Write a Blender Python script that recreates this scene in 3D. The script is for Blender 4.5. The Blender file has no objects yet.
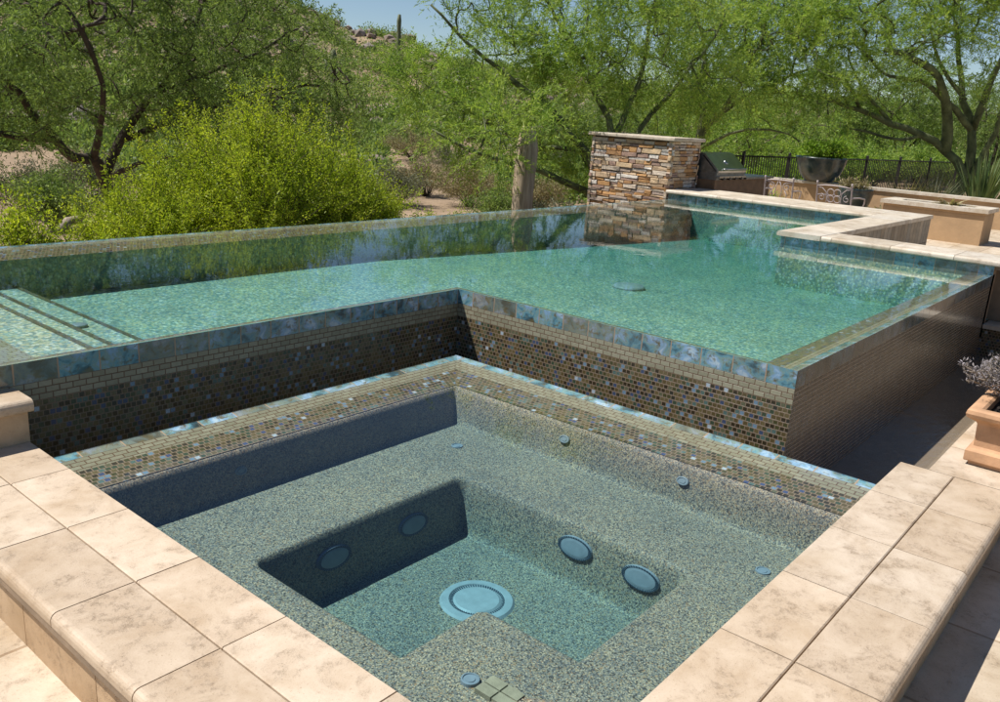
import bpy, math, random
import numpy as np
from mathutils import Vector, Matrix, noise

random.seed(7); rng = np.random.default_rng(7)
S = bpy.context.scene
COL = S.collection
R_ = math.radians

# ------------------------------------------------------------------ camera axes (x = along pool to the right/far, y = to the left/far)
CR = Vector((0.64455403, -0.76199251, 0.06259015)).normalized()
CU = Vector((0.16947588, 0.22222333, 0.96015349)).normalized()
CF = Vector((0.74553875, 0.60826328, -0.27237429)).normalized()
EYE = Vector((0, 0, 1.6)); FPX = 843.227
SUN_TO = Vector((-0.40, 0.463, 1.0)).normalized()

# ------------------------------------------------------------------ node helper
class NT:
    def __init__(s, name):
        s.m = bpy.data.materials.new(name); s.m.use_nodes = True
        s.t = s.m.node_tree; s.t.nodes.clear()
        s.out = s.t.nodes.new('ShaderNodeOutputMaterial')
    def n(s, typ, **kw):
        nd = s.t.nodes.new('ShaderNode' + typ)
        for k, v in kw.items():
            if k.startswith('i_'):
                nd.inputs[k[2:].replace('_', ' ')].default_value = v
            else: setattr(nd, k, v)
        return nd
    def l(s, a, b): s.t.links.new(a, b)
    def coord(s, which='Object', scale=None, rot=None):
        c = s.n('TexCoord').outputs[which]
        if scale is None and rot is None: return c
        mp = s.n('Mapping')
        if scale is not None: mp.inputs['Scale'].default_value = scale
        if rot is not None: mp.inputs['Rotation'].default_value = rot
        s.l(c, mp.inputs['Vector']); return mp.outputs['Vector']
    def noise(s, vec, scale, detail=4, rough=.55, dist=0):
        nd = s.n('TexNoise'); nd.inputs['Scale'].default_value = scale
        nd.inputs['Detail'].default_value = detail; nd.inputs['Roughness'].default_value = rough
        nd.inputs['Distortion'].default_value = dist
        if vec is not None: s.l(vec, nd.inputs['Vector'])
        return nd
    def ramp(s, fac, stops, interp='LINEAR'):
        r = s.n('ValToRGB'); cr = r.color_ramp; cr.interpolation = interp
        while len(cr.elements) > 1: cr.elements.remove(cr.elements[-1])
        first = True
        for p, c in stops:
            if first: e = cr.elements[0]; e.position = p; first = False
            else: e = cr.elements.new(p)
            e.color = (*c, 1) if len(c) == 3 else c
        s.l(fac, r.inputs['Fac']); return r.outputs['Color']
    def mix(s, fac, a, b, blend='MIX'):
        m = s.n('Mix', data_type='RGBA', blend_type=blend)
        for sock, v in ((m.inputs[0], fac), (m.inputs[6], a), (m.inputs[7], b)):
            if isinstance(v, (int, float)): sock.default_value = v
            elif isinstance(v, tuple): sock.default_value = (*v, 1) if len(v) == 3 else v
            else: s.l(v, sock)
        return m.outputs[2]
    def math(s, op, a, b=None, c=None):
        m = s.n('Math', operation=op)
        for i, v in enumerate((a, b, c)):
            if v is None: continue
            if isinstance(v, (int, float)): m.inputs[i].default_value = v
            else: s.l(v, m.inputs[i])
        return m.outputs[0]
    def bump(s, h, strength=.3, dist=.01):
        b = s.n('Bump'); b.inputs['Strength'].default_value = strength; b.inputs['Distance'].default_value = dist
        s.l(h, b.inputs['Height']); return b.outputs['Normal']
    def bsdf(s, color, rough=.6, normal=None, metallic=0, spec=.5, coat=0, coat_rough=.1):
        b = s.n('BsdfPrincipled')
        for sock, v in (('Base Color', color), ('Roughness', rough), ('Metallic', metallic),
                        ('Specular IOR Level', spec), ('Coat Weight', coat), ('Coat Roughness', coat_rough)):
            i = b.inputs[sock]
            if isinstance(v, (int, float)): i.default_value = v
            elif isinstance(v, tuple): i.default_value = (*v, 1) if len(v) == 3 else v
            else: s.l(v, i)
        if normal is not None: s.l(normal, b.inputs['Normal'])
        s.l(b.outputs[0], s.out.inputs['Surface']); return b

def brick(s, vec, w, h, mortar, off=.5, freq=2, c1=(0, 0, 0), c2=(1, 1, 1), cm=(.5, .5, .5), smooth=0.05):
    b = s.n('TexBrick', offset=off, offset_frequency=freq)
    b.inputs['Scale'].default_value = 1; b.inputs['Brick Width'].default_value = w; b.inputs['Row Height'].default_value = h
    b.inputs['Mortar Size'].default_value = mortar; b.inputs['Mortar Smooth'].default_value = smooth; b.inputs['Bias'].default_value = 0
    b.inputs['Color1'].default_value = (*c1, 1); b.inputs['Color2'].default_value = (*c2, 1); b.inputs['Mortar'].default_value = (*cm, 1)
    s.l(vec, b.inputs['Vector']); return b

M = {}
GROUT = (.225, .155, .095)
def mat_mosaic(name, dark=1.0, rough=.22, blue=1.0):
    s = NT(name); uv = s.coord('UV')
    b = brick(s, uv, .0285, .0275, .0026)
    v = b.outputs['Color']
    d = dark
    pal = [(0, (.045*d, .034*d, .018*d)), (.14, (.115*d, .085*d, .036*d)), (.30, (.075*d, .072*d, .028*d)), (.42, (.15*d, .115*d, .052*d)), (.53, (.055*d, .08*d, .048*d)),
           (.66, (.045*d, .042*d, .03*d)), (.74, (.13*d, .13*d, .075*d)), (.82, (.06*d, .085*d, .15*d*blue)), (.885, (.10*d, .16*d, .14*d)), (.94, (.17*d, .26*d, .34*d)), (.985, (.42*d, .50*d, .55*d))]
    c = s.ramp(v, pal, 'CONSTANT')
    nz = s.noise(uv, 130, 3); c = s.mix(.5, c, s.ramp(nz.outputs[0], [(.3, (.55, .5, .42)), (.7, (1.15, 1.2, 1.3))]), 'MULTIPLY')
    c = s.mix(b.outputs['Fac'], c, (GROUT[0]*d, GROUT[1]*d, GROUT[2]*d))
    r = s.math('ADD', s.math('MULTIPLY', b.outputs['Fac'], .5), rough)
    hgt = s.math('SUBTRACT', s.math('MULTIPLY', nz.outputs[0], .35), b.outputs['Fac'])
    s.bsdf(c, r, s.bump(hgt, .5, .002), spec=.6); M[name] = s.m
def mat_tanbrick(name, k=1.0, rough=.35):
    s = NT(name); uv = s.coord('UV')
    b = brick(s, uv, .0635, .031, .0028, c1=(.24*k, .225*k, .15*k), c2=(.32*k, .30*k, .21*k), cm=(.13*k, .075*k, .04*k))
    nz = s.noise(uv, 60, 3); c = s.mix(.35, b.outputs['Color'], s.ramp(nz.outputs[0], [(.3, (.6, .6, .6)), (.7, (1.1, 1.1, 1.1))]), 'MULTIPLY')
    s.bsdf(c, rough, s.bump(s.math('MULTIPLY', b.outputs['Fac'], -1), .5, .002)); M[name] = s.m
def mat_bluetile(name, w=.2, k=1.0, rough=.12):
    s = NT(name); uv = s.coord('UV')
    b = brick(s, uv, w, 10.0, .0035, off=0)
    # big per-tile shift so that each glazed tile has its own clouding
    sh = s.n('VectorMath', operation='MULTIPLY_ADD')
    s.l(b.outputs['Color'], sh.inputs[0]); sh.inputs[1].default_value = (7, 11, 5); s.l(uv, sh.inputs[2])
    n1 = s.noise(sh.outputs[0], 8, 5, .6, .5); n2 = s.noise(sh.outputs[0], 24, 4, .6, .4)
    c = s.ramp(n1.outputs[0], [(.28, (.03*k, .04*k, .04*k)), (.38, (.05*k, .11*k, .14*k)), (.46, (.12*k, .27*k, .33*k)), (.52, (.20*k, .29*k, .26*k)), (.58, (.20*k, .34*k, .50*k)), (.66, (.40*k, .50*k, .56*k))])  # glass clouding; its pale blue-white stops also paint in reflected sky
    c = s.mix(s.ramp(n2.outputs[0], [(.52, (0, 0, 0)), (.66, (.9, .9, .9))]), c, (.12*k, .095*k, .04*k))
    c = s.mix(s.ramp(b.outputs['Color'], [(0, (.6, .6, .6)), (.13, (.0, .0, .0)), (.55, (.15, .15, .15)), (.68, (.45, .45, .45)), (.76, (0, 0, 0))], 'CONSTANT'), c, s.mix(n1.outputs[0], (.035*k, .035*k, .02*k), (.30*k, .22*k, .10*k)))
    c = s.mix(b.outputs['Fac'], c, (.34*k, .23*k, .14*k))
    s.bsdf(c, s.math('ADD', s.math('MULTIPLY', b.outputs['Fac'], .5), rough), s.bump(s.math('SUBTRACT', s.math('MULTIPLY', n2.outputs[0], .4), b.outputs['Fac']), .35, .003), spec=.7, coat=.5, coat_rough=.04); M[name] = s.m
mat_mosaic('mosaic', .9); mat_mosaic('mosaic_ledge', 1.0, .3, 1.2)
mat_mosaic('trim_dark', .7, .3);mat_tanbrick('tan_brick'); mat_bluetile('blue_tile'); mat_bluetile('blue_tile_edge', .2, 1.25)

# wet spillway wall: rows of dark tile under a running film of water
def mat_wet(name):
    s = NT(name); uv = s.coord('UV')
    b = brick(s, uv, .0285, .0275, .0036)
    rw = s.n('TexBrick', offset=0); rw.inputs['Scale'].default_value = 1; rw.inputs['Brick Width'].default_value = 50; rw.inputs['Row Height'].default_value = .0275; rw.inputs['Mortar Size'].default_value = .0045; s.l(uv, rw.inputs['Vector'])
    c = s.ramp(b.outputs['Color'], [(0, (.065, .05, .033)), (.3, (.115, .095, .07)), (.6, (.08, .072, .055)), (.8, (.09, .09, .08)), (.93, (.16, .17, .16))], 'CONSTANT')
    nz = s.noise(s.coord('UV', (1.2, .35, 1)), 9, 4)
    c = s.mix(b.outputs['Fac'], c, (.16, .11, .07)); c = s.mix(rw.outputs['Fac'], c, (.34, .28, .21))
    c = s.mix(.5, c, s.ramp(nz.outputs[0], [(.35, (.6, .55, .5)), (.7, (1.2, 1.15, 1.1))]), 'MULTIPLY')
    st = s.noise(s.coord('UV', (30, 1.2, 1)), 3, 3)
    h = s.math('ADD', s.math('MULTIPLY', rw.outputs['Fac'], 1.2), s.math('MULTIPLY', st.outputs[0], .8))
    s.bsdf(c, .25, s.bump(h, .8, .004), spec=.6, coat=.25, coat_rough=.12); M[name] = s.m
mat_wet('wet_tile'); mat_bluetile('wet_glass', .2, .45, .15)

def mat_pebble(name, cols, scale, tint=(1, 1, 1), rough=.7):
    s = NT(name); co = s.coord('Object')
    wob = s.noise(co, 40, 2)
    v = s.n('TexVoronoi'); v.inputs['Scale'].default_value = scale; s.l(co, v.inputs['Vector'])
    sep = s.n('SeparateColor'); s.l(v.outputs['Color'], sep.inputs[0])
    c = s.ramp(sep.outputs[0], cols, 'CONSTANT')
    c = s.mix(.45, c, s.ramp(v.outputs['Distance'], [(.2, (1.15, 1.15, 1.15)), (.75, (.35, .35, .35))]), 'MULTIPLY')
    lo = s.noise(co, 2.2, 6, .65)
    c = s.mix(.8, c, s.ramp(lo.outputs[0], [(.32, (.74, .77, .80)), (.5, (.98, .98, .97)), (.68, (1.16, 1.12, 1.04))]), 'MULTIPLY')
    c = s.mix(1.0, c, tint, 'MULTIPLY')
    s.bsdf(c, rough, s.bump(v.outputs['Distance'], -.5, .006), spec=.3); M[name] = s.m
SPA = [(0, (.08, .075, .065)), (.14, (.36, .30, .19)), (.28, (.24, .24, .215)), (.42, (.40, .37, .28)), (.55, (.17, .18, .175)), (.68, (.31, .30, .24)), (.8, (.55, .48, .34)), (.88, (.11, .115, .11)), (.94, (.36, .24, .14))]
mat_pebble('spa_pebble', SPA, 195, (.97, .87, .85))
POOL = [(0, (.20, .29, .29)), (.16, (.42, .46, .33)), (.32, (.28, .41, .40)), (.48, (.44, .50, .39)), (.62, (.24, .33, .33)), (.76, (.52, .51, .36)), (.88, (.62, .67, .58))]
mat_pebble('pool_pebble', POOL, 52, (.96, .98, .94)); mat_pebble('pool_wall', POOL, 52, (1.3, 1.3, 1.25))  # pool_wall is the same pebble made paler to offset weak grazing sun
mat_pebble('step_pebble', [(0, (.3, .28, .24)), (.25, (.45, .40, .33)), (.5, (.52, .44, .38)), (.7, (.38, .36, .34)), (.85, (.6, .52, .42))], 70)

def mat_travertine(name, base=(.57, .46, .34), k=1.0, joints=None, rough=.55):
    s = NT(name); co = s.coord('Object')
    geo = s.n('NewGeometry'); ri = geo.outputs['Random Per Island']
    off = s.n('VectorMath', operation='MULTIPLY_ADD'); cb = s.n('CombineXYZ')
    s.l(ri, cb.inputs[0]); s.l(ri, cb.inputs[1]); s.l(cb.outputs[0], off.inputs[0]); off.inputs[1].default_value = (31, 17, 0); s.l(co, off.inputs[2])
    vec = off.outputs[0]
    n1 = s.noise(vec, 3.0, 7, .62, .35); n2 = s.noise(vec, 34, 7, .74, .25); n3 = s.noise(vec, 120, 4, .65); n4 = s.noise(vec, 7, 5, .65, .5)
    b = tuple(x * k for x in base)
    c = s.ramp(n1.outputs[0], [(.3, (b[0]*.80, b[1]*.74, b[2]*.66)), (.47, b), (.62, (b[0]*1.10, b[1]*1.12, b[2]*1.16)), (.8, (b[0]*.95, b[1]*.90, b[2]*.84))])
    vein = s.math('MULTIPLY', s.ramp_v(n2.outputs[0], .50, .64), s.ramp_v(n4.outputs[0], .47, .64))
    c = s.mix(s.math('MULTIPLY', s.ramp_v(n4.outputs[0], .36, .70), .5), c, (b[0]*.66, b[1]*.58, b[2]*.50))
    c = s.mix(s.math('MULTIPLY', vein, .62), c, (.25*k, .175*k, .11*k))
    n5 = s.noise(vec, 260, 3, .6); pit = s.math('MULTIPLY', s.ramp_v(n5.outputs[0], .58, .66), s.ramp_v(n4.outputs[0], .35, .6)); c = s.mix(s.math('MULTIPLY', pit, .45), c, (.22*k, .155*k, .10*k))
    c = s.mix(s.math('MULTIPLY', s.ramp_v(n3.outputs[0], .60, .68), .5), c, (.33*k, .24*k, .15*k))
    c = s.mix(1.0, c, s.ramp(ri, [(0, (.84, .81, .77)), (.35, (1, .97, .93)), (.65, (.95, .96, .97)), (1, (1.08, 1.06, 1.03))]), 'MULTIPLY')
    h = s.math('ADD', s.math('MULTIPLY', n3.outputs[0], .4), s.math('MULTIPLY', vein, -1.2))
    if joints:
        w, hh, m, off_ = joints
        br = brick(s, s.coord('Object'), w, hh, m, off=off_)
        c = s.mix(1.0, c, s.mix(br.outputs['Fac'], s.ramp(br.outputs['Color'], [(0, (.86, .84, .8)), (1, (1.08, 1.07, 1.05))]), (.62, .55, .47)), 'MULTIPLY')
        h = s.math('SUBTRACT', h, s.math('MULTIPLY', br.outputs['Fac'], 2))
    s.bsdf(c, rough, s.bump(h, .45, .004), spec=.35); M[name] = s.m
def ramp_v(s, fac, a, b):
    m = s.n('MapRange'); m.inputs[1].default_value = a; m.inputs[2].default_value = b; m.clamp = True
    s.l(fac, m.inputs[0]); return m.outputs[0]
NT.ramp_v = ramp_v
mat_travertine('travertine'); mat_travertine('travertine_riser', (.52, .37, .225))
mat_travertine('deck_stone', (.60, .50, .38), 1, (.62, .46, .007, .37))
mat_travertine('coping_pale', (.60, .53, .43))

def mat_plain(name, col, rough=.6, metallic=0, nscale=8, amt=.25, bump=.15, bdist=.01, spec=.4, coat=0):
    s = NT(name); co = s.coord('Object'); n = s.noise(co, nscale, 5, .6)
    c = s.ramp(n.outputs[0], [(.3, tuple(x*(1-amt) for x in col)), (.7, tuple(x*(1+amt) for x in col))])
    n2 = s.noise(co, nscale*9, 3)
    s.bsdf(c, rough, s.bump(n2.outputs[0], bump, bdist), metallic=metallic, spec=spec, coat=coat); M[name] = s.m
mat_plain('trough_plaster', (.40, .31, .22), .9, 0, 3, .3); mat_plain('grout', (.25, .18, .12)); mat_plain('stucco', (.42, .275, .15), .85, 0, 4, .12, .4, .006); mat_plain('terracotta', (.50, .29, .16), .8, 0, 9, .22, .3, .004)  # trough_plaster warmed and lightened to stand in for the reflected sunlit wall
mat_plain('iron', (.018, .015, .013), .5, 0, 20, .3); mat_plain('chair_metal', (.42, .35, .33), .45, 0, 30, .15)
mat_plain('steel', (.42, .43, .43), .28, 1, 5, .15, .05); mat_plain('steel_dark', (.22, .23, .23), .35, .9, 12, .35, .1); mat_plain('island_brown', (.16, .095, .05), .7)
mat_plain('soil', (.05, .038, .03), 1, 0, 60, .5, .8, .02); mat_plain('fitting_pale', (.34, .35, .355), .5, 0, 20, .12, .05); mat_plain('fitting', (.22, .255, .29), .5, 0, 20, .12, .05); mat_plain('fitting_dark', (.03, .05, .07), .5)
mat_plain('deadwood', (.30, .24, .18), .9, 0, 12, .3); mat_plain('trim_sage', (.27, .27, .19), .5, 0, 20, .2); mat_plain('slot', (.02, .022, .02), .5)
mat_plain('bark_green', (.105, .12, .05), .85, 0, 5, .55, .5, .01); mat_plain('bark_dark', (.075, .055, .038), .9, 0, 9, .4, .6, .02)
mat_plain('dark_stone', (.24, .17, .11), .85)  # dark brown stone for the trough end wall and corner post

def mat_glazed():
    s = NT('glazed'); co = s.coord('Object'); n = s.noise(co, 3.5, 6, .6, .6); n2 = s.noise(co, 22, 3)
    c = s.ramp(n.outputs[0], [(.32, (.008, .013, .020)), (.46, (.014, .03, .036)), (.56, (.06, .07, .055)), (.64, (.025, .024, .02)), (.75, (.08, .08, .06))])
    s.bsdf(c, .3, s.bump(n2.outputs[0], .1, .004), coat=.25, coat_rough=.08); M['glazed'] = s.m
mat_glazed()
def mat_ledgestone():
    s = NT('ledgestone'); co = s.coord('Object'); ri = s.n('NewGeometry').outputs['Random Per Island']
    c = s.ramp(ri, [(0, (.44, .25, .12)), (.16, (.54, .39, .25)), (.32, (.40, .31, .25)), (.46, (.60, .50, .39)), (.58, (.50, .28, .12)), (.70, (.66, .60, .53)), (.80, (.36, .24, .185)), (.90, (.60, .44, .27))], 'CONSTANT')
    n = s.noise(co, 14, 6, .65, .5); c = s.mix(.75, c, s.ramp(n.outputs[0], [(.3, (.55, .5, .46)), (.52, (1, 1, 1)), (.7, (1.25, 1.18, 1.08))]), 'MULTIPLY')
    n2 = s.noise(co, 45, 4); s.bsdf(c, .85, s.bump(n2.outputs[0], .6, .012), spec=.25); M['ledgestone'] = s.m
mat_ledgestone()
mat_plain('mortar', (.14, .10, .075), .95)

def mat_leaf(name, c1, c2, c3, trans=.35, scale=1.3):
    s = NT(name); co = s.coord('Object'); n = s.noise(co, scale, 3); ri = s.n('NewGeometry').outputs['Random Per Island']
    f = s.math('ADD', s.math('MULTIPLY', n.outputs[0], .7), s.math('MULTIPLY', ri, .4))
    c = s.ramp(f, [(.32, c1), (.52, c2), (.78, c3)])
    d = s.n('BsdfDiffuse'); s.l(c, d.inputs[0]); t = s.n('BsdfTranslucent')
    s.l(s.mix(1.0, c, (1.25, 1.3, .7), 'MULTIPLY'), t.inputs[0]); g = s.n('BsdfGlossy'); g.inputs['Roughness'].default_value = .45; g.inputs[0].default_value = (1, 1, 1, 1)
    m = s.n('MixShader'); m.inputs[0].default_value = trans; s.l(d.outputs[0], m.inputs[1]); s.l(t.outputs[0], m.inputs[2])
    m2 = s.n('MixShader'); m2.inputs[0].default_value = .012; s.l(m.outputs[0], m2.inputs[1]); s.l(g.outputs[0], m2.inputs[2])
    s.l(m2.outputs[0], s.out.inputs['Surface']); M[name] = s.m
mat_leaf('leaf_mesquite', (.085, .135, .042), (.17, .24, .068), (.29, .36, .11), .45)
mat_leaf('leaf_paloverde', (.12, .21, .040), (.235, .345, .066), (.39, .46, .105), .48)
mat_leaf('leaf_creosote', (.175, .25, .02), (.32, .40, .03), (.50, .53, .05), .48)
mat_leaf('leaf_grey', (.10, .105, .065), (.17, .175, .105), (.25, .25, .16), .25)
mat_leaf('leaf_straw', (.17, .14, .075), (.28, .23, .12), (.38, .33, .19), .25)
mat_leaf('leaf_blade', (.06, .10, .035), (.12, .17, .06), (.22, .25, .10), .25)
mat_leaf('leaf_bright', (.10, .19, .015), (.19, .32, .03), (.32, .42, .05), .4)
mat_leaf('leaf_lavender', (.18, .15, .14), (.28, .25, .25), (.38, .34, .36), .2)

def mat_ground():
    s = NT('desert'); co = s.coord('Object')
    n1 = s.noise(co, .22, 6, .6); n2 = s.noise(co, 2.2, 6, .65); n3 = s.noise(co, 14, 4)
    c = s.ramp(n1.outputs[0], [(.3, (.22, .155, .10)), (.5, (.34, .25, .17)), (.7, (.42, .31, .215))])
    c = s.mix(.6, c, s.ramp(n2.outputs[0], [(.3, (.6, .58, .52)), (.7, (1.12, 1.1, 1.05))]), 'MULTIPLY')
    c = s.mix(.5, c, s.ramp(n3.outputs[0], [(.35, (.7, .68, .64)), (.65, (1.15, 1.12, 1.1))]), 'MULTIPLY')
    s.bsdf(c, .95, s.bump(n3.outputs[0], .6, .05), spec=.2); M['desert'] = s.m
    s = NT('rock'); co = s.coord('Object'); ri = s.n('NewGeometry').outputs['Random Per Island']
    c = s.ramp(ri, [(0, (.20, .16, .125)), (.3, (.28, .225, .18)), (.6, (.34, .275, .225)), (.85, (.24, .205, .18))], 'CONSTANT')
    n = s.noise(co, 2.5, 6, .65); c = s.mix(.7, c, s.ramp(n.outputs[0], [(.3, (.5, .48, .45)), (.7, (1.15, 1.12, 1.1))]), 'MULTIPLY')
    s.bsdf(c, .9, s.bump(n.outputs[0], .6, .15), spec=.2); M['rock'] = s.m
    s = NT('saguaro'); co = s.coord('Object'); n = s.noise(co, 6, 4)
    c = s.ramp(n.outputs[0], [(.3, (.085, .10, .045)), (.7, (.17, .175, .09))]); s.bsdf(c, .8, s.bump(n.outputs[0], .3, .02)); M['saguaro'] = s.m
    s = NT('saguaro_ribs'); co = s.coord('Object'); n = s.noise(s.coord('Object', (14, 14, 1.2)), 2, 4)
    c = s.ramp(n.outputs[0], [(.3, (.26, .19, .12)), (.7, (.52, .41, .28))]); s.bsdf(c, .9, s.bump(n.outputs[0], .5, .02)); M['saguaro_ribs'] = s.m
mat_ground()

def mat_water(name, ripple, scale, absorb=None, density=.6, stretch=(1, 1, 1), tintt=(.97, .99, .985), gloss=1.0, brown_film=None):
    s = NT(name); co = s.coord('Object', stretch)
    n = s.noise(co, scale, 3, .55, .3); n2 = s.noise(co, scale*.22, 2, .5)
    h = s.math('ADD', n.outputs[0], s.math('MULTIPLY', n2.outputs[0], 1.6)); nm = s.bump(h, ripple, .01)
    fr = s.n('Fresnel'); fr.inputs['IOR'].default_value = 1.333; s.l(nm, fr.inputs['Normal'])
    t = s.n('BsdfTransparent'); t.inputs[0].default_value = (*tintt, 1)
    g = s.n('BsdfGlossy'); g.inputs['Roughness'].default_value = .01; g.inputs[0].default_value = (1, 1, 1, 1); s.l(nm, g.inputs['Normal'])
    m = s.n('MixShader'); s.l(s.math('MULTIPLY', fr.outputs[0], gloss), m.inputs[0]); s.l(t.outputs[0], m.inputs[1]); s.l(g.outputs[0], m.inputs[2])
    if brown_film:
        df = s.n('BsdfDiffuse'); df.inputs[0].default_value = (*brown_film[0], 1); m3 = s.n('MixShader'); m3.inputs[0].default_value = brown_film[1]; s.l(t.outputs[0], m3.inputs[1]); s.l(df.outputs[0], m3.inputs[2]); s.l(m3.outputs[0], m.inputs[1])
    s.l(m.outputs[0], s.out.inputs['Surface'])
    if absorb:
        v = s.n('VolumeAbsorption'); v.inputs['Color'].default_value = (*absorb, 1); v.inputs['Density'].default_value = density
        s.l(v.outputs[0], s.out.inputs['Volume'])
    M[name] = s.m
mat_water('water_pool', .06, 7, (.06, .68, .72), .46)
mat_water('water_spa', .10, 5, (.05, .77, .93), .62)
mat_water('water_trough', .45, 11, (.80, .66, .46), 1.4, (1, 1.6, 1), brown_film=((.30, .235, .165), .6))  # brown film and tint stand in for murk and the lit wall's reflection

# ------------------------------------------------------------------ mesh helper
class MB:
    def __init__(s): s.v = []; s.f = []; s.mi = []; s.uv = []; s.sm = []
    def add(s, vs, fs, mi=0, uvs=None, smooth=False):
        o = len(s.v); s.v += [tuple(p) for p in vs]
        for k, f in enumerate(fs):
            s.f.append([o + i for i in f]); s.mi.append(mi); s.sm.append(smooth)
            s.uv.append(uvs[k] if uvs else [(0, 0)] * len(f))
    def quad(s, a, b, c, d, mi=0, uv=None): s.add([a, b, c, d], [(0, 1, 2, 3)], mi, [uv] if uv else None)
    def box(s, a, b, mi=0):
        x0, y0, z0 = a; x1, y1, z1 = b
        s.add([(x0,y0,z0),(x1,y0,z0),(x1,y1,z0),(x0,y1,z0),(x0,y0,z1),(x1,y0,z1),(x1,y1,z1),(x0,y1,z1)],
              [(0,3,2,1),(4,5,6,7),(0,1,5,4),(1,2,6,5),(2,3,7,6),(3,0,4,7)], mi)
    def tube(s, pts, rad, n=6, mi=0, cap=True, smooth=True):
        pts = [Vector(p) for p in pts]
        if not hasattr(rad, '__len__'): rad = [rad] * len(pts)
        rings = []; ref = Vector((0, 0, 1)); prev = None
        for i, p in enumerate(pts):
            t = (pts[min(i+1, len(pts)-1)] - pts[max(i-1, 0)])
            t = t.normalized() if t.length > 1e-9 else Vector((0, 0, 1))
            if prev is None: u = t.orthogonal().normalized()
            else:
                u = prev - t * prev.dot(t); u = u.normalized() if u.length > 1e-6 else t.orthogonal().normalized()
            prev = u; w = t.cross(u)
            rings.append([p + (u * math.cos(2*math.pi*k/n) + w * math.sin(2*math.pi*k/n)) * rad[i] for k in range(n)])
        vs = [q for r in rings for q in r]; fs = []
        for i in range(len(pts)-1):
            for k in range(n): fs.append((i*n+k, i*n+(k+1) % n, (i+1)*n+(k+1) % n, (i+1)*n+k))
        if cap: fs.append(tuple(range(n-1, -1, -1))); fs.append(tuple((len(pts)-1)*n+k for k in range(n)))
        s.add(vs, fs, mi, None, smooth)
    def lathe(s, c, prof, n=32, mi=0, ax=None, smooth=True, closed=False):
        c = Vector(c); Z = Vector(ax).normalized() if ax is not None else Vector((0, 0, 1)); X = Z.orthogonal().normalized(); Y = Z.cross(X)
        vs = [c + (X*math.cos(2*math.pi*k/n) + Y*math.sin(2*math.pi*k/n))*r + Z*h for r, h in prof for k in range(n)]
        fs = [(i*n+k, i*n+(k+1) % n, (i+1)*n+(k+1) % n, (i+1)*n+k) for i in range(len(prof)-1) for k in range(n)]
        if prof[0][0] > 1e-4 and not closed: fs.append(tuple(range(n-1, -1, -1)))
        if prof[-1][0] > 1e-4 and not closed: fs.append(tuple((len(prof)-1)*n+k for k in range(n)))
        s.add(vs, fs, mi, None, smooth)
    def prism(s, prof, o, ax_u, ax_l, length, mi=0, smooth=False):
        """profile (u, z) swept along ax_l"""
        o = Vector(o); U = Vector(ax_u); L = Vector(ax_l); n = len(prof)
        a = [o + U*u + Vector((0, 0, z)) for u, z in prof]; b = [p + L*length for p in a]
        fs = [tuple(range(n)), tuple(range(2*n-1, n-1, -1))] + [(i, n+i, n+(i+1) % n, (i+1) % n) for i in range(n)]
        s.add(a + b, fs, mi, None, smooth)
    def build(s, name, mats, parent=None, base=None, fix=True, smooth=None):
        me = bpy.data.meshes.new(name)
        off = Vector(base) if base is not None else (parent_world(parent) if parent is not None else Vector())
        me.from_pydata([tuple(Vector(p) - off) for p in s.v], [], s.f)
        uvl = me.uv_layers.new(name='UVMap')
        flat = [c for f in s.uv for p in f for c in p]
        uvl.data.foreach_set('uv', flat)
        if not isinstance(mats, (list, tuple)): mats = [mats]
        for m in mats: me.materials.append(M[m])
        me.polygons.foreach_set('material_index', s.mi); me.polygons.foreach_set('use_smooth', s.sm)
        if fix:
            import bmesh
            bm = bmesh.new(); bm.from_mesh(me); bmesh.ops.recalc_face_normals(bm, faces=bm.faces); bm.to_mesh(me); bm.free()
        me.update()
        return link(name, me, parent, base)
def parent_world(p):
    v = Vector()
    while p is not None: v += p.location; p = p.parent
    return v
def link(name, me, parent=None, base=None):
    o = bpy.data.objects.new(name, me); COL.objects.link(o)
    if parent is not None: o.parent = parent
    elif base is not None: o.location = base
    return o
def tag(o, label=None, cat=None, group=None, kind=None):
    for k, v in (('label', label), ('category', cat), ('group', group), ('kind', kind)):
        if v: o[k] = v
    return o
def thing(name, loc, label, cat, group=None, rz=0):
    o = bpy.data.objects.new(name, None); COL.objects.link(o); o.location = loc; o.rotation_euler = (0, 0, rz); o.empty_display_size = .1
    return tag(o, label, cat, group)
def copy_tree(o, parent=None):
    c = o.copy(); COL.objects.link(c)
    if parent is not None: c.parent = parent
    for ch in list(o.children): copy_tree(ch, c)
    return c

# ------------------------------------------------------------------ pool and spa dimensions
ZP, ZS, ZT = .352, 0.0, -.487           # water levels: pool, spa, catch trough
PX0, PXW, PYW, PYR, PYI = 1.2, 4.44, 4.043, 1.53, 7.14
PXE, PYE, PXF = 9.52, 3.72, 13.12        # right end wall, jog wall, far wall
def pool_floor_z(x): return ZP - max(.355, .36 + .036 * (x - 6))

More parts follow.
